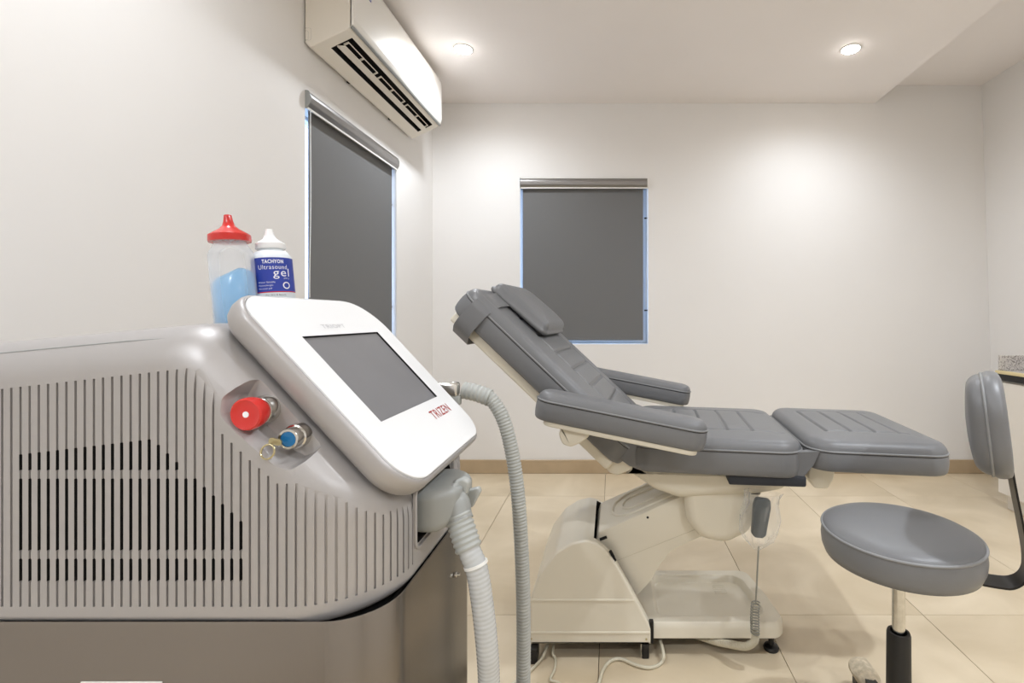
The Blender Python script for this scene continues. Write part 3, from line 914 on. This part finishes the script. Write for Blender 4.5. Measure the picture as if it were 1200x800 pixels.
# ================================================================== UPHOLSTERY
def cushion(L, W, T, rc, er, crown, M, grooves=(), lines=(), bulge=0.004, nx=150, ny=100, taper=0.0):
    """upholstered pad, local x along L, y along W, z 0..T. Returns (pad bmesh, piping path)"""
    hl, hw = L/2, W/2
    def half_w(x):
        ax = abs(x); w = hw-taper*(x+hl)/L
        if ax <= hl-rc: return w
        return w-rc+math.sqrt(max(0, rc*rc-(ax-(hl-rc))**2))
    def sd(x, y):
        w = hw-taper*(x+hl)/L
        qx = abs(x)-(hl-rc); qy = abs(y)-(w-rc)
        return rc-math.hypot(max(qx, 0), max(qy, 0))-min(max(qx, qy), 0)
    xs = []
    ne = 10
    for k in range(ne): xs.append(-hl+rc*(1-math.cos(PI/2*k/ne)))
    m = max(4, nx-2*ne)
    for k in range(m+1): xs.append(-hl+rc+(L-2*rc)*k/m)
    for k in range(ne-1, -1, -1): xs.append(hl-rc*(1-math.cos(PI/2*k/ne)))
    vs_ = []
    for k in range(ny+1):
        u = -1+2*k/ny
        vs_.append(math.copysign(1-(1-abs(u))**1.35, u) if u else 0.0)
    bm = NB(); grid = []
    mh = min(hl, hw)
    for x in xs:
        row = []
        w = half_w(x)
        for v in vs_:
            y = v*w
            d = max(0.0, sd(x, y))
            q = min(1, d/er)
            z = T-er+er*math.sqrt(max(0, 1-(1-q)**2))
            s = min(1, d/mh); z += crown*(1-(1-s)**2)
            for (gx, ya, yb, dep, wd) in grooves:
                if ya <= y <= yb: z -= dep*math.exp(-((x-gx)/wd)**2)
            for (gy, xa, xb, dep, wd) in lines:
                if xa <= x <= xb: z -= dep*math.exp(-((y-gy)/wd)**2)
            row.append(bm.verts.new((x, y, z)))
        grid.append(row)
    nxr, nyr = len(grid), len(grid[0])
    for i in range(nxr-1):
        for j in range(nyr-1):
            bm.faces.new((grid[i][j], grid[i+1][j], grid[i+1][j+1], grid[i][j+1]))
    loop = [grid[i][0] for i in range(nxr)]+[grid[-1][j] for j in range(1, nyr)]+[grid[i][-1] for i in range(nxr-2, -1, -1)]+[grid[0][j] for j in range(nyr-2, 0, -1)]
    def outward(x, y):
        w = hw-taper*(x+hl)/L
        qx = abs(x)-(hl-rc); qy = abs(y)-(w-rc)
        if qx > 0 and qy > 0: v = Vector((math.copysign(qx, x), math.copysign(qy, y), 0))
        elif qx > qy: v = Vector((math.copysign(1, x), 0, 0))
        else: v = Vector((0, math.copysign(1, y), 0))
        return v.normalized()
    prev = loop; h = T-er
    lv = [(0.12, 0.5), (0.3, 0.95), (0.5, 1.0), (0.72, 0.75), (0.9, 0.2), (0.97, -0.6), (1.0, -1.6)]
    for (f, k) in lv:
        ring = []
        for v in loop:
            o_ = outward(v.co.x, v.co.y)
            ring.append(bm.verts.new(Vector((v.co.x, v.co.y, h*(1-f)))+o_*bulge*k))
        n = len(ring)
        for i in range(n):
            bm.faces.new((prev[i], prev[(i+1) % n], ring[(i+1) % n], ring[i]))
        prev = ring
    bm.faces.new(prev)
    pipe = [M @ (v.co+outward(v.co.x, v.co.y)*0.0008) for v in loop]
    for v in bm.verts: v.co = M @ v.co
    # drop doubled path points
    pp = [pipe[0]]
    for q in pipe[1:]:
        if (q-pp[-1]).length > 0.002: pp.append(q)
    return bm, pp
def pad(name, root, *a, piper=0.0032, **k):
    bm, pp = cushion(*a, **k)
    o = obj(name, bm, M_vinyl, root, 60)
    b = NB(); sweep(b, pp, piper, 7, closed=True)
    obj('piping', b, M_pipe, o, 80)
    nd = (a[6].to_3x3() @ Vector((0, 0, 1))).normalized()
    b = NB(); sweep(b, [p-nd*(piper*1.25) for p in pp], 0.0016, 6, closed=True)
    obj('piping_shade', b, M_pipeshade, o, 80)  # thin dark sweep paints the shaded side of the piping
    return o

# ================================================================== TREATMENT CHAIR
TH = math.radians(-5.5)
PIV = Vector((0.30, 1.76, 0))
MU = Matrix.Translation(PIV) @ Matrix.Rotation(TH, 4, 'Z')
def chair():
    t = thing('treatment_chair', (0.15, 1.76, 0), 'grey padded reclining treatment chair on a cream lifting base', 'treatment chair')
    Tr = Matrix.Translation
    W = 0.57
    # seat
    sL = 0.535; sc_ = (-0.222+0.313)/2
    gs = [(-0.20+0.082*k, -0.165, 0.165, 0.0065, 0.0045) for k in range(6)]
    ln = [(-0.165, -0.24, 0.23, 0.0045, 0.0045), (0.165, -0.24, 0.23, 0.0045, 0.0045)]
    Ms = MU @ Tr((sc_, 0, 0.628)) @ Matrix.Rotation(math.radians(1.0), 4, 'Y')
    pad('seat', t, sL, W, 0.105, 0.075, 0.028, 0.014, Ms, grooves=gs, lines=ln)
    # leg rest
    lL = 0.415
    gs = [(-0.125+0.075*k, -0.165, 0.165, 0.0065, 0.0045) for k in range(4)]
    ln = [(-0.165, -0.13, 0.13, 0.0045, 0.0045), (0.165, -0.13, 0.13, 0.0045, 0.0045)]
    Ml_ = MU @ Tr((0.318+lL/2+0.004, 0, 0.645)) @ Matrix.Rotation(math.radians(1.0), 4, 'Y')
    pad('leg_rest', t, lL, W, 0.088, 0.075, 0.028, 0.014, Ml_, grooves=gs, lines=ln)
    b = NB(); box(b, (-lL/2+0.05, -0.22, -0.012), (lL/2-0.03, 0.22, 0.001), 0.004, 2); xf(b, Ml_); obj('leg_rest_plate', b, M_cream2, t)
    b = NB(); pl = fillet([(-0.185, -0.001), (-0.105, -0.001), (-0.110, -0.045), (-0.128, -0.078), (-0.168, -0.078), (-0.187, -0.05)], 0.014, 4)
    prism(b, pl, -0.20, 0.20, 'Y', 0.006); xf(b, Ml_); obj('leg_rest_bracket', b, M_cream, t)
    # pleated vinyl gusset between seat and leg rest
    for s in (-1, 1):
        b = NB()
        p = [MU @ Vector(q) for q in ((0.285, s*0.268, 0.70), (0.352, s*0.276, 0.706), (0.335, s*0.272, 0.665), (0.300, s*0.266, 0.615), (0.270, s*0.262, 0.625))]
        inn = [MU @ Vector((q[0], s*0.245, q[1])) for q in ((0.285, 0.70), (0.352, 0.706), (0.335, 0.665), (0.300, 0.615), (0.270, 0.625))]
        loft(b, [p, inn]); obj('gusset', b, M_vinyl, t)
    b = NB(); box(b, (0.085, -0.272, 0.596), (0.315, 0.272, 0.6285), 0.006, 2); xf(b, MU); obj('under_cloth', b, M_navycloth, t)
    # backrest
    ph = math.radians(42.7); c, s = math.cos(ph), math.sin(ph)
    bL, bT = 0.742, 0.098
    ctr = Vector((-0.215, 0, 0.737))+Vector((-c, 0, s))*(bL/2-0.040)
    Mbk = Matrix((Vector((-c, 0, s)), Vector((0, -1, 0)), Vector((s, 0, c)))).transposed().to_4x4()
    Mbk.translation = ctr-Vector((s, 0, c))*bT
    Mbk = MU @ Mbk
    gs = [(-0.30+0.083*k, -0.155, 0.155, 0.0065, 0.0045) for k in range(8)]
    ln = [(-0.155, -0.33, 0.30, 0.0045, 0.0045), (0.155, -0.33, 0.30, 0.0045, 0.0045)]
    pad('backrest', t, bL, W, bT, 0.065, 0.03, 0.012, Mbk, grooves=gs, lines=ln)
    b = NB(); box(b, (-bL/2+0.02, -0.262, -0.036), (bL/2-0.022, 0.262, 0.001), 0.009, 3); xf(b, Mbk); obj('backrest_frame', b, M_cream, t)
    # hinge arms running down from the backrest frame
    for sd_ in (-1, 1):
        b = NB()
        pl = fillet([(-0.36, 0.765), (-0.217, 0.668), (-0.205, 0.626), (-0.258, 0.604), (-0.287, 0.612), (-0.303, 0.645), (-0.392, 0.733)], [0.004, 0.01, 0.015, 0.02, 0.02, 0.02, 0.01], 4)
        prism(b, pl, sd_*0.10, sd_*0.240, 'Y', 0.006); xf(b, MU); obj('hinge_arm', b, M_cream, t)
    b = NB(); prism(b, fillet([(-0.305, 0.700), (-0.22, 0.745), (-0.15, 0.715), (-0.16, 0.645), (-0.215, 0.640)], [0.01, 0.02, 0.02, 0.01, 0.015], 4), -0.268, 0.268, 'Y', 0.008); xf(b, MU); obj('hinge_gusset', b, M_vinyl, t)
    # armrests
    al = math.radians(10.2)
    for sd_ in (-1, 1):
        aL, aW, aT = 0.500, 0.105, 0.078
        Ma = MU @ Tr((-0.232, sd_*0.362, 0.848)) @ Matrix.Rotation(al, 4, 'Y') @ Tr((0, 0, -aT))
        ar = pad('armrest', t, aL, aW, aT, 0.050, 0.020, 0.006, Ma, bulge=0.003, nx=50, ny=24, piper=0.0028)
        b = NB(); prism(b, fillet([(-aL/2+0.03, -aW/2+0.006), (aL/2-0.018, -aW/2+0.006), (aL/2-0.018, aW/2-0.006), (-aL/2+0.03, aW/2-0.006)], 0.03, 5), -0.014, 0.001, 'Z', 0.003); xf(b, Ma)
        obj('armrest_plate', b, M_cream, ar)
        b = NB(); pl = fillet([(-0.165, -0.013), (-0.068, -0.013), (-0.098, -0.045), (-0.125, -0.064), (-0.152, -0.062), (-0.168, -0.035)], [0.002, 0.01, 0.02, 0.02, 0.02, 0.02], 4)
        prism(b, pl, -0.028, 0.028, 'Y', 0.006); xf(b, Ma); obj('armrest_knuckle', b, M_cream, ar)
        b = NB(); lathe(b, [(0.0, 0.0), (0.02, 0.0), (0.02, 0.08), (0.0, 0.08)], 20, Ma @ axis_matrix((-0.125, 0.0, -0.036), (0, -sd_, 0)))
        obj('armrest_pivot', b, M_steel2, ar)
    # head pillow with strap
    xp = bL/2-0.148
    Mp = Mbk @ Tr((xp, 0.0, bT+0.012)) @ Matrix.Rotation(math.radians(2.5), 4, 'Y')
    bm, pp = cushion(0.240, 0.31, 0.040, 0.022, 0.019, 0.022, Mp, nx=40, ny=40, bulge=0.008)
    pw = obj('head_pillow', bm, M_vinyl, t, 60)
    b = NB(); sx = bL/2-0.085
    W2 = W/2+0.006
    cr = fillet([(-W2, 0.072), (-W2-0.004, -0.02), (-W2+0.05, -0.058), (W2-0.05, -0.058), (W2+0.004, -0.02), (W2, 0.072), (W2-0.045, bT+0.006), (0.1, bT+0.020), (-0.1, bT+0.020), (-W2+0.045, bT+0.006)], [0.03, 0.05, 0.03, 0.03, 0.05, 0.03, 0.03, 0.05, 0.05, 0.03], 5)
    path = [Mbk @ Vector((sx, y, z)) for (y, z) in cr]
    axis = (Mbk.to_3x3() @ Vector((1, 0, 0)))
    n = len(path); rings = []
    for i in range(n):
        tg = (path[(i+1) % n]-path[i-1]).normalized(); bn = tg.cross(axis).normalized()
        rings.append([path[i]+axis*x_+bn*z_ for (x_, z_) in ((-0.032, 0.0), (-0.032, 0.003), (0.032, 0.003), (0.032, 0.0))])
    loft(b, rings, close=True)
    obj('strap', b, M_vinyl, pw, 45)
    # ---- chassis under the seat (turns with it a little)
    hull = [(-0.252, 0.632), (0.315, 0.632), (0.300, 0.595), (0.265, 0.558), (0.18, 0.540), (0.02, 0.528), (-0.06, 0.520), (-0.140, 0.545), (-0.205, 0.588)]
    hull = fillet(hull, [0.006, 0.01, 0.03, 0.05, 0.1, 0.05, 0.08, 0.06, 0.05], 5)
    b = NB(); prism(b, hull, -0.205, 0.205, 'Y', 0.032, 5); xf(b, MU); obj('chassis_hull', b, M_cream, t, 50)
    bl = [(-0.055, 0.575), (0.205, 0.575), (0.195, 0.49), (0.165, 0.410), (0.09, 0.372), (0.01, 0.385), (-0.035, 0.44)]
    bl = fillet(bl, [0.005, 0.005, 0.06, 0.06, 0.07, 0.06, 0.06], 6)
    b = NB(); prism(b, bl, -0.188, 0.188, 'Y', 0.034, 5); xf(b, MU); lob = obj('motor_housing', b, M_cream, t, 50)
    b = NB(); box(b, (-0.20, -0.20, 0.6265), (0.28, 0.20, 0.640)); xf(b, MU); obj('seat_plate', b, M_cream2, t)
    # ---- lifting arm
    ya, yb = 1.632, 1.895
    arm = [(-0.052, 0.350), (-0.040, 0.386), (0.26, 0.518), (0.325, 0.44), (0.318, 0.375), (0.262, 0.352), (0.205, 0.325), (0.165, 0.275), (0.135, 0.222), (0.088, 0.172), (0.02, 0.15)]
    arm = fillet(arm, [0.01, 0.015, 0.02, 0.02, 0.02, 0.05, 0.05, 0.05, 0.05, 0.01, 0.02], 4)
    b = NB(); prism(b, arm, ya, yb, 'Y', 0.006, 2); la = obj('lifting_arm', b, M_cream, t, 40)
    # raised oval rib on the arm's top face
    sl = Vector((0.296, 0, 0.130)).normalized(); nr = Vector((-sl.z, 0, sl.x))
    o0 = Vector((-0.036, (ya+yb)/2, 0.388))
    Mx = Matrix((sl, Vector((0, 1, 0)), nr)).transposed().to_4x4(); Mx.translation = o0
    for (x0, x1, w_, rr, nm) in ((0.045, 0.30, 0.095, 0.006, 'oval_rib'), (0.085, 0.30, 0.050, 0.005, 'oval_rib')):
        b = NB()
        pl = fillet([(x0, -w_), (x1, -w_), (x1, w_), (x0, w_)], [w_*0.95, 0.01, 0.01, w_*0.95], 10)
        sweep(b, [Mx @ Vector((p[0], p[1], 0.0)) for p in pl], rr, 8, closed=True); obj(nm, b, M_cream, la, 60)
    b = NB(); sweep(b, [P(722, 657, ya), P(815, 620, ya)], 0.0008, 5); obj('seam', b, M_cord, la)
    for (px, py) in ((759, 606),):
        q = P(px, py, ya); b = NB(); lathe(b, [(0.0, 0.0), (0.004, 0.0), (0.004, 0.002), (0.0, 0.003)], 12, axis_matrix((q.x, ya+0.0005, q.z), (0, -1, 0))); obj('screw', b, M_black, la)
    # ---- base cover
    Yb0, Yb1 = 1.57, 1.95
    sp = 363.0
    outl = [(620.5, 755), (622, 700), (633, 671), (651, 647.5), (669, 636.5), (687, 632.5), (699, 636), (711, 646), (723, 662), (741, 694), (763.5, 736), (763.5, 755)]
    pts = [((px-VPX)/sp, CAM_H-(py-VPY)/sp) for px, py in outl]
    pts = fillet(pts[::-1], [0.003, 0.02, 0.1, 0.1, 0.05, 0.05, 0.05, 0.05, 0.06, 0.06, 0.06, 0.004], 4)
    b = NB(); prism(b, pts, Yb0, Yb1, 'Y', 0.008, 3)
    cut = NB()       # mouth from which the arm comes
    cp = [((px-VPX)/sp, CAM_H-(py-VPY)/sp) for px, py in ((697, 620), (693.5, 655), (738, 735), (775, 735), (775, 620))]
    prism(cut, cp, Yb0+0.030, Yb1-0.025, 'Y')
    for f in cut.faces: f.material_index = 1
    me = boolean(b, [cut], [M_cream, M_void])
    bc = obj('base_cover', me, M_cream, t, 32); weighted(bc)
    b = NB()
    for py in (703, 741):
        zz = CAM_H-(py-VPY)/sp
        x0 = (622-VPX)/sp; x1 = ((743 if py == 703 else 762)-VPX)/sp
        box(b, (x0, Yb0-0.0025, zz-0.004), (x1, Yb0+0.002, zz+0.004), 0.002, 2)
    obj('cover_ridge', b, M_cream, bc)
    for (px, py) in ((622.5, 748), (757.5, 748.5)):
        q = P(px, py, Yb0); b = NB(); lathe(b, [(0.0, 0.0), (0.0035, 0.0), (0.0035, 0.002), (0.0, 0.003)], 12, axis_matrix((q.x, Yb0+0.0005, q.z), (0, -1, 0))); obj('screw', b, M_brass, bc)
    # black gap pieces where the arm leaves the cover
    for (p, q) in (((703, 632), (711, 629)), ((715, 645), (721, 657))):
        b = NB(); sweep(b, [P(p[0], p[1], Yb0+0.012), P(q[0], q[1], Yb0+0.012)], 0.005, 4); obj('gap_strip', b, M_void, bc)
    # ---- platform
    Yp0, Yp1 = 1.585, 1.925
    plan = [(0.06, Yp0), (0.545, Yp0), (0.575, Yp0+0.03), (0.562, Yp0+0.18), (0.535, Yp1), (0.06, Yp1)]
    plan = fillet(plan, [0.005, 0.04, 0.04, 0.15, 0.05, 0.005], 8)
    b = NB(); rings = []
    for (ins, z) in ((0.004, 0.058), (0.0, 0.062), (0.0, 0.090), (0.003, 0.103), (0.009, 0.110)):
        rings.append([Vector((p[0], p[1], z)) for p in inset2(plan, ins)])
    loft(b, rings)
    cut = NB(); tp = fillet([(0.155, Yp0+0.045), (0.520, Yp0+0.045), (0.510, Yp0+0.17), (0.490, Yp1-0.045), (0.155, Yp1-0.045)], [0.03, 0.04, 0.1, 0.05, 0.03], 6)
    loft(cut, [[Vector((p[0], p[1], z)) for p in inset2(tp, i)] for (i, z) in ((0.014, 0.086), (0.009, 0.088), (0.004, 0.098), (-0.002, 0.108), (-0.008, 0.1105), (-0.008, 0.13))])
    me = boolean(b, [cut], [M_cream]); pf = weighted(obj('platform', me, M_cream, t, 40))
    b = NB()
    for k in range(5): box(b, (0.385, 1.80+0.012*k, 0.0855), (0.43, 1.804+0.012*k, 0.0872), 0.0006, 1)
    obj('embossed_bars', b, M_cream, pf)
    b = NB(); box(b, (0.10, Yp0+0.02, 0.046), (0.52, Yp1-0.02, 0.060)); box(b, (-0.24, Yb0+0.015, 0.046), (0.11, Yb1-0.015, 0.06)); obj('base_frame', b, M_darkmetal, t)
    for (x, y) in ((0.535, 1.625), (0.50, 1.895)):
        b = NB(); lathe(b, [(0.0, 0.0), (0.024, 0.0), (0.026, 0.006), (0.022, 0.013), (0.009, 0.018), (0.009, 0.060), (0.0, 0.060)], 24, Tr((x, y, 0))); obj('levelling_foot', b, M_black, t)
    for (x, y) in ((-0.248, 1.55), (0.112, 1.575), (-0.24, 1.90), (0.112, 1.90)):
        b = NB(); box(b, (x-0.012, y, 0.0), (x+0.012, y+0.05, 0.048), 0.004, 2); ft = obj('foot_block', b, M_black, t)
    b = NB(); box(b, (0.096, 1.574, 0.0105), (0.0995, 1.585, 0.05)); obj('foot_bracket', b, M_steel2, t)
    b = NB(); box(b, (0.124, 1.572, 0.052), (0.138, 1.590, 0.123), 0.002, 1); obj('frame_post', b, M_darkmetal, t)
chair()

# ------------------------------------------------------------------ hand remote in a clear bag, with coiled cord
def remote():
    top = P(893, 578, 1.50)
    t = thing('hand_remote', (top.x, top.y, top.z-0.1), 'dark grey hand remote in a clear plastic bag hanging under the chair seat', 'remote control')
    b = NB()
    c0 = P(893, 590, 1.505); c1 = P(889, 622, 1.505)
    Mx = axis_matrix(c0.lerp(c1, 0.5), (c0-c1), (1, 0, 0)); h = (c0-c1).length/2+0.018
    pl = fillet([(-0.022, -h*0.85), (-0.012, -h), (0.012, -h), (0.022, -h*0.85), (0.027, h*0.6), (0.022, h), (-0.022, h), (-0.027, h*0.6)], 0.010, 4)
    MM = Mx @ Matrix(((1, 0, 0, 0), (0, 0, 1, 0), (0, 1, 0, 0), (0, 0, 0, 1)))
    prism(b, pl, -0.011, 0.011, 'Z', 0.005, 3, M=MM)
    hs = obj('handset', b, M_remote, t, 50)
    # crumpled bag
    b = NB(); rings = []
    prof = [(0.055, 0.030, 0.078), (0.052, 0.034, 0.045), (0.062, 0.034, 0.0), (0.058, 0.030, -0.045), (0.044, 0.024, -0.070), (0.018, 0.012, -0.092), (0.008, 0.007, -0.100)]
    for i, (rx, ry, z) in enumerate(prof):
        ring = []
        for k in range(28):
            a = 2*PI*k/28
            j = 1+0.30*noise.noise(Vector((math.cos(a)*2.2, math.sin(a)*2.2, z*28)))+0.08*math.sin(3*a+i*1.7)
            ring.append(Mx @ Vector((rx*math.cos(a)*j, ry*math.sin(a)*j, z)))
        rings.append(ring)
    loft(b, rings, cap0=False, cap1=False)
    obj('plastic_bag', b, M_bag, t, 20)
    # cord: straight, then coiled, then a sleeve running back under the platform
    p = [P(889, 640, 1.51), P(888, 660, 1.51), P(886.5, 690, 1.51), P(885.5, 708, 1.51)]
    b = NB(); sweep(b, spline(p, 8), 0.0028, 8); obj('cord', b, M_greycord, t, 60)
    a0 = P(885.5, 706, 1.51); a1 = P(885, 742, 1.51)
    pts = []; turns = 11; N_ = turns*14
    for i in range(N_+1):
        f = i/N_; a = 2*PI*turns*f
        q = a0.lerp(a1, f)+Vector((math.cos(a)*0.0125, math.sin(a)*0.0125, 0))
        q.x += -0.002*math.sin(f*PI)
        pts.append(q)
    b = NB(); sweep(b, pts, 0.0021, 6); obj('coiled_cord', b, M_greycord, t, 60)
    ctr = spline([P(885, 741, 1.51), P(884, 751, 1.515), P(874, 757, 1.53), P(858, 755, 1.56), P(838, 751, 1.60), Vector((0.27, 1.68, 0.018))], 16)
    b = NB(); sweep(b, resample(ctr, 0.0013), lambda i, s: 0.0105+0.0018*math.sin(s*2*PI/0.0068), 12); obj('cord_sleeve', b, M_cord, t, 60)
remote()

# ------------------------------------------------------------------ loose cables on the floor
def gz(px, py, z=0.006): Y = F_PX*(CAM_H-z)/(py-VPY); return P(px, py, Y)
def cable(pts, r, label):
    b = NB(); sweep(b, spline(pts, 12), r, 8)
    obj('power_cable', b, M_cord, None, 60, label=label, cat='cable')
cable([Vector((0.148, 1.70, 0.045)), gz(777, 762, 0.03), gz(775, 776), gz(762, 782), gz(745, 779), gz(728, 772), gz(716, 774), gz(707, 784), gz(702, 800), gz(690, 840)], 0.0055, 'cream cable curving over the floor from under the chair platform')
cable([Vector((-0.20, 1.72, 0.03)), gz(639, 762, 0.02), gz(634, 772), gz(622, 785), gz(606, 797), gz(585, 815), gz(560, 840)], 0.005, 'cream cable passing the chair foot beside the hanging hose')
cable([Vector((-0.17, 1.74, 0.03)), gz(648, 760, 0.02), gz(651, 772), gz(650, 784), gz(645, 796), gz(655, 800), gz(668, 812)], 0.004, 'thin cream cable bending under the chair base cover')

# ================================================================== STOOL
def stool():
    C = Vector((0.702, 1.187, 0))
    t = thing('wheeled_stool', C, 'round grey stool with bent black backrest bar beside the leg rest', 'stool')
    ZT = 0.594; R = 0.172
    b = NB()
    prof = [(0.0, ZT-0.078), (R-0.022, ZT-0.078), (R-0.006, ZT-0.073), (R+0.001, ZT-0.055), (R+0.003, ZT-0.035), (R, ZT-0.012), (R-0.002, ZT-0.006), (R-0.012, ZT+0.001), (R-0.035, ZT+0.007), (R-0.08, ZT+0.011), (0.0, ZT+0.013)]
    lathe(b, prof, 72, Matrix.Translation(C)); seat = obj('seat', b, M_vinyl, t, 60)
    b = NB(); sweep(b, [C+Vector(((R)*math.cos(2*PI*i/90), (R)*math.sin(2*PI*i/90), ZT-0.009)) for i in range(90)], 0.0035, 8, closed=True); obj('piping', b, M_pipe, seat, 80)
    b = NB(); lathe(b, [(0.0, ZT-0.09), (0.09, ZT-0.09), (0.09, ZT-0.0785), (0.0, ZT-0.0785)], 32, Matrix.Translation(C)); obj('seat_plate', b, M_black, t)
    b = NB(); lathe(b, [(0.0, 0.20), (0.0145, 0.20), (0.0145, ZT-0.09), (0.0, ZT-0.09)], 28, Matrix.Translation(C)); obj('gas_rod', b, M_steel2, t)
    b = NB(); lathe(b, [(0.0, 0.075), (0.030, 0.075), (0.028, 0.11), (0.0265, 0.335), (0.0245, 0.341), (0.019, 0.341), (0.018, 0.333), (0.0148, 0.332), (0.0, 0.332)], 32, Matrix.Translation(C)); obj('column_sleeve', b, M_black, t, 40)
    wr = P(1010, 782, 1.43); a0 = math.atan2(wr.y-C.y, wr.x-C.x)
    for k in range(5):
        a = a0+2*PI*k/5; d = Vector((math.cos(a), math.sin(a), 0)); sdv = Vector((-d.y, d.x, 0))
        rings = []
        for (r_, hw, z0, z1) in ((0.02, 0.022, 0.078, 0.115), (0.10, 0.020, 0.075, 0.105), (0.20, 0.017, 0.066, 0.088), (0.262, 0.015, 0.060, 0.076), (0.272, 0.010, 0.061, 0.073)):
            c_ = C+d*r_
            rings.append([c_+sdv*-hw+Vector((0, 0, z0)), c_+sdv*hw+Vector((0, 0, z0)), c_+sdv*hw*0.8+Vector((0, 0, z1)), c_-sdv*hw*0.8+Vector((0, 0, z1))])
        b = NB(); loft(b, rings); lg = obj('base_leg', b, M_black, t)
        c_ = C+d*0.252
        b = NB(); lathe(b, [(0.0, -0.018), (0.020, -0.018), (0.025, -0.012), (0.025, -0.004), (0.018, -0.003), (0.018, 0.003), (0.025, 0.004), (0.025, 0.012), (0.020, 0.018), (0.0, 0.018)], 20, axis_matrix(c_+Vector((0, 0, 0.0255)), sdv)); cs = obj('caster', b, M_black, lg)
        b = NB(); lathe(b, [(0.0, 0.048), (0.006, 0.048), (0.006, 0.064), (0.0, 0.064)], 12, Matrix.Translation(c_)); obj('stem', b, M_steel2, cs)
        if k == 0:      # dusty film wrapped round the leg that points away
            b = NB(); rings = []
            for i, (r_, w_) in enumerate(((0.17, 0.020), (0.19, 0.030), (0.215, 0.033), (0.245, 0.034), (0.268, 0.028), (0.279, 0.012))):
                c_ = C+d*r_+Vector((0, 0, 0.075)); ring = []
                for q in range(22):
                    aa = 2*PI*q/22
                    j = 1+0.30*noise.noise(Vector((math.cos(aa)*1.8, math.sin(aa)*1.8, i*1.3)))
                    ring.append(c_+sdv*math.cos(aa)*w_*j+Vector((0, 0, math.sin(aa)*w_*0.72*j)))
                rings.append(ring)
            loft(b, rings); obj('film_wrap', b, M_fluff, lg, 30, label='dusty film wrapped round the leg')
    # backrest bar: flat strip out from under the seat, bent upwards
    dv = Vector((0.228, -0.097, 0)); dv = dv.normalized()
    sdv = Vector((-dv.y, dv.x, 0))
    def S(r_, z): return C+dv*r_+Vector((0, 0, z))
    path = spline([S(0.02, 0.505), S(0.12, 0.504), S(0.19, 0.503), S(0.222, 0.508), S(0.243, 0.530), S(0.247, 0.57), S(0.238, 0.64), S(0.222, 0.74), S(0.206, 0.86)], 8)
    b = NB(); rings = []
    for i, p in enumerate(path):
        tg = (path[min(i+1, len(path)-1)]-path[max(i-1, 0)]).normalized(); nr = sdv.cross(tg).normalized()
        f = min(1, max(0, (i-20)/16)); w = 0.030*(1-f)+0.019*f
        rings.append([p+sdv*x_+nr*z_ for (x_, z_) in ((-w, -0.0022), (w, -0.0022), (w, 0.0022), (-w, 0.0022))])
    loft(b, rings); obj('back_bar', b, M_darkmetal, t, 40)
    # back pad: local x across (sdv), y up, z towards the sitter
    pa = math.radians(-36); dv2 = Vector((math.cos(pa), math.sin(pa), 0)); sd2 = Vector((-dv2.y, dv2.x, 0))
    up = Vector((-dv2.x*0.10, -dv2.y*0.10, 1)).normalized(); nz = sd2.cross(up).normalized()
    if nz.dot(-dv) < 0: nz = -nz
    xl = up.cross(nz).normalized()
    Mp = Matrix((xl, up, nz)).transposed().to_4x4(); Mp.translation = S(0.212, 0.868)
    bm, pp = cushion(0.262, 0.215, 0.062, 0.085, 0.026, 0.012, Mp, nx=60, ny=50, bulge=0.006)
    pd = obj('back_pad', bm, M_vinyl, t, 60)
    b = NB(); sweep(b, pp, 0.0032, 7, closed=True); obj('piping', b, M_pipe, pd, 80)
stool()

# ================================================================== COUNTER
def counter():
    X0, X1, Ya, Yb_ = 2.25, 2.625, 1.55, 2.83
    t = thing('base_cabinet', (2.44, 2.2, 0), 'white laminate base cabinet under the granite counter', 'cabinet')
    b = NB(); box(b, (X0+0.018, Ya, 0.09), (X1, Yb_, 0.745)); box(b, (X0+0.05, Ya+0.01, 0.0), (X1, Yb_-0.01, 0.0905)); obj('carcass', b, M_lab, t)
    for k in range(3):
        y0 = Ya+0.003+k*(Yb_-Ya)/3; y1 = y0+(Yb_-Ya)/3-0.006
        b = NB(); box(b, (X0, y0, 0.095), (X0+0.018, y1, 0.735), 0.002, 1); dr = obj('door', b, M_lab, t)
        b = NB(); sweep(b, spline([Vector((X0+0.001, y0+0.05, 0.58)), Vector((X0-0.025, y0+0.05, 0.585)), Vector((X0-0.025, y0+0.05, 0.69)), Vector((X0+0.001, y0+0.05, 0.695))], 5), 0.005, 8); obj('handle', b, M_steel2, dr)
    t = thing('counter_top', (2.44, 2.2, 0.745), 'grey granite counter top with pale wooden edge and upstand', 'counter top')
    b = NB(); box(b, (X0-0.008, Ya, 0.7455), (X1, Yb_+0.004, 0.782)); obj('black_edge_strip', b, M_black, t)
    b = NB(); box(b, (X0-0.012, Ya, 0.782), (X0+0.02, Yb_+0.006, 0.800), 0.003, 2); obj('wooden_edge', b, M_edge, t)
    b = NB(); box(b, (X0+0.02, Ya, 0.782), (X1, Yb_+0.004, 0.7995)); obj('slab', b, M_granite, t)
    b = NB(); box(b, (X0+0.004, Yb_-0.016, 0.7998), (X1, Yb_+0.004, 0.888), 0.002, 1); obj('upstand', b, M_granite, t)
counter()
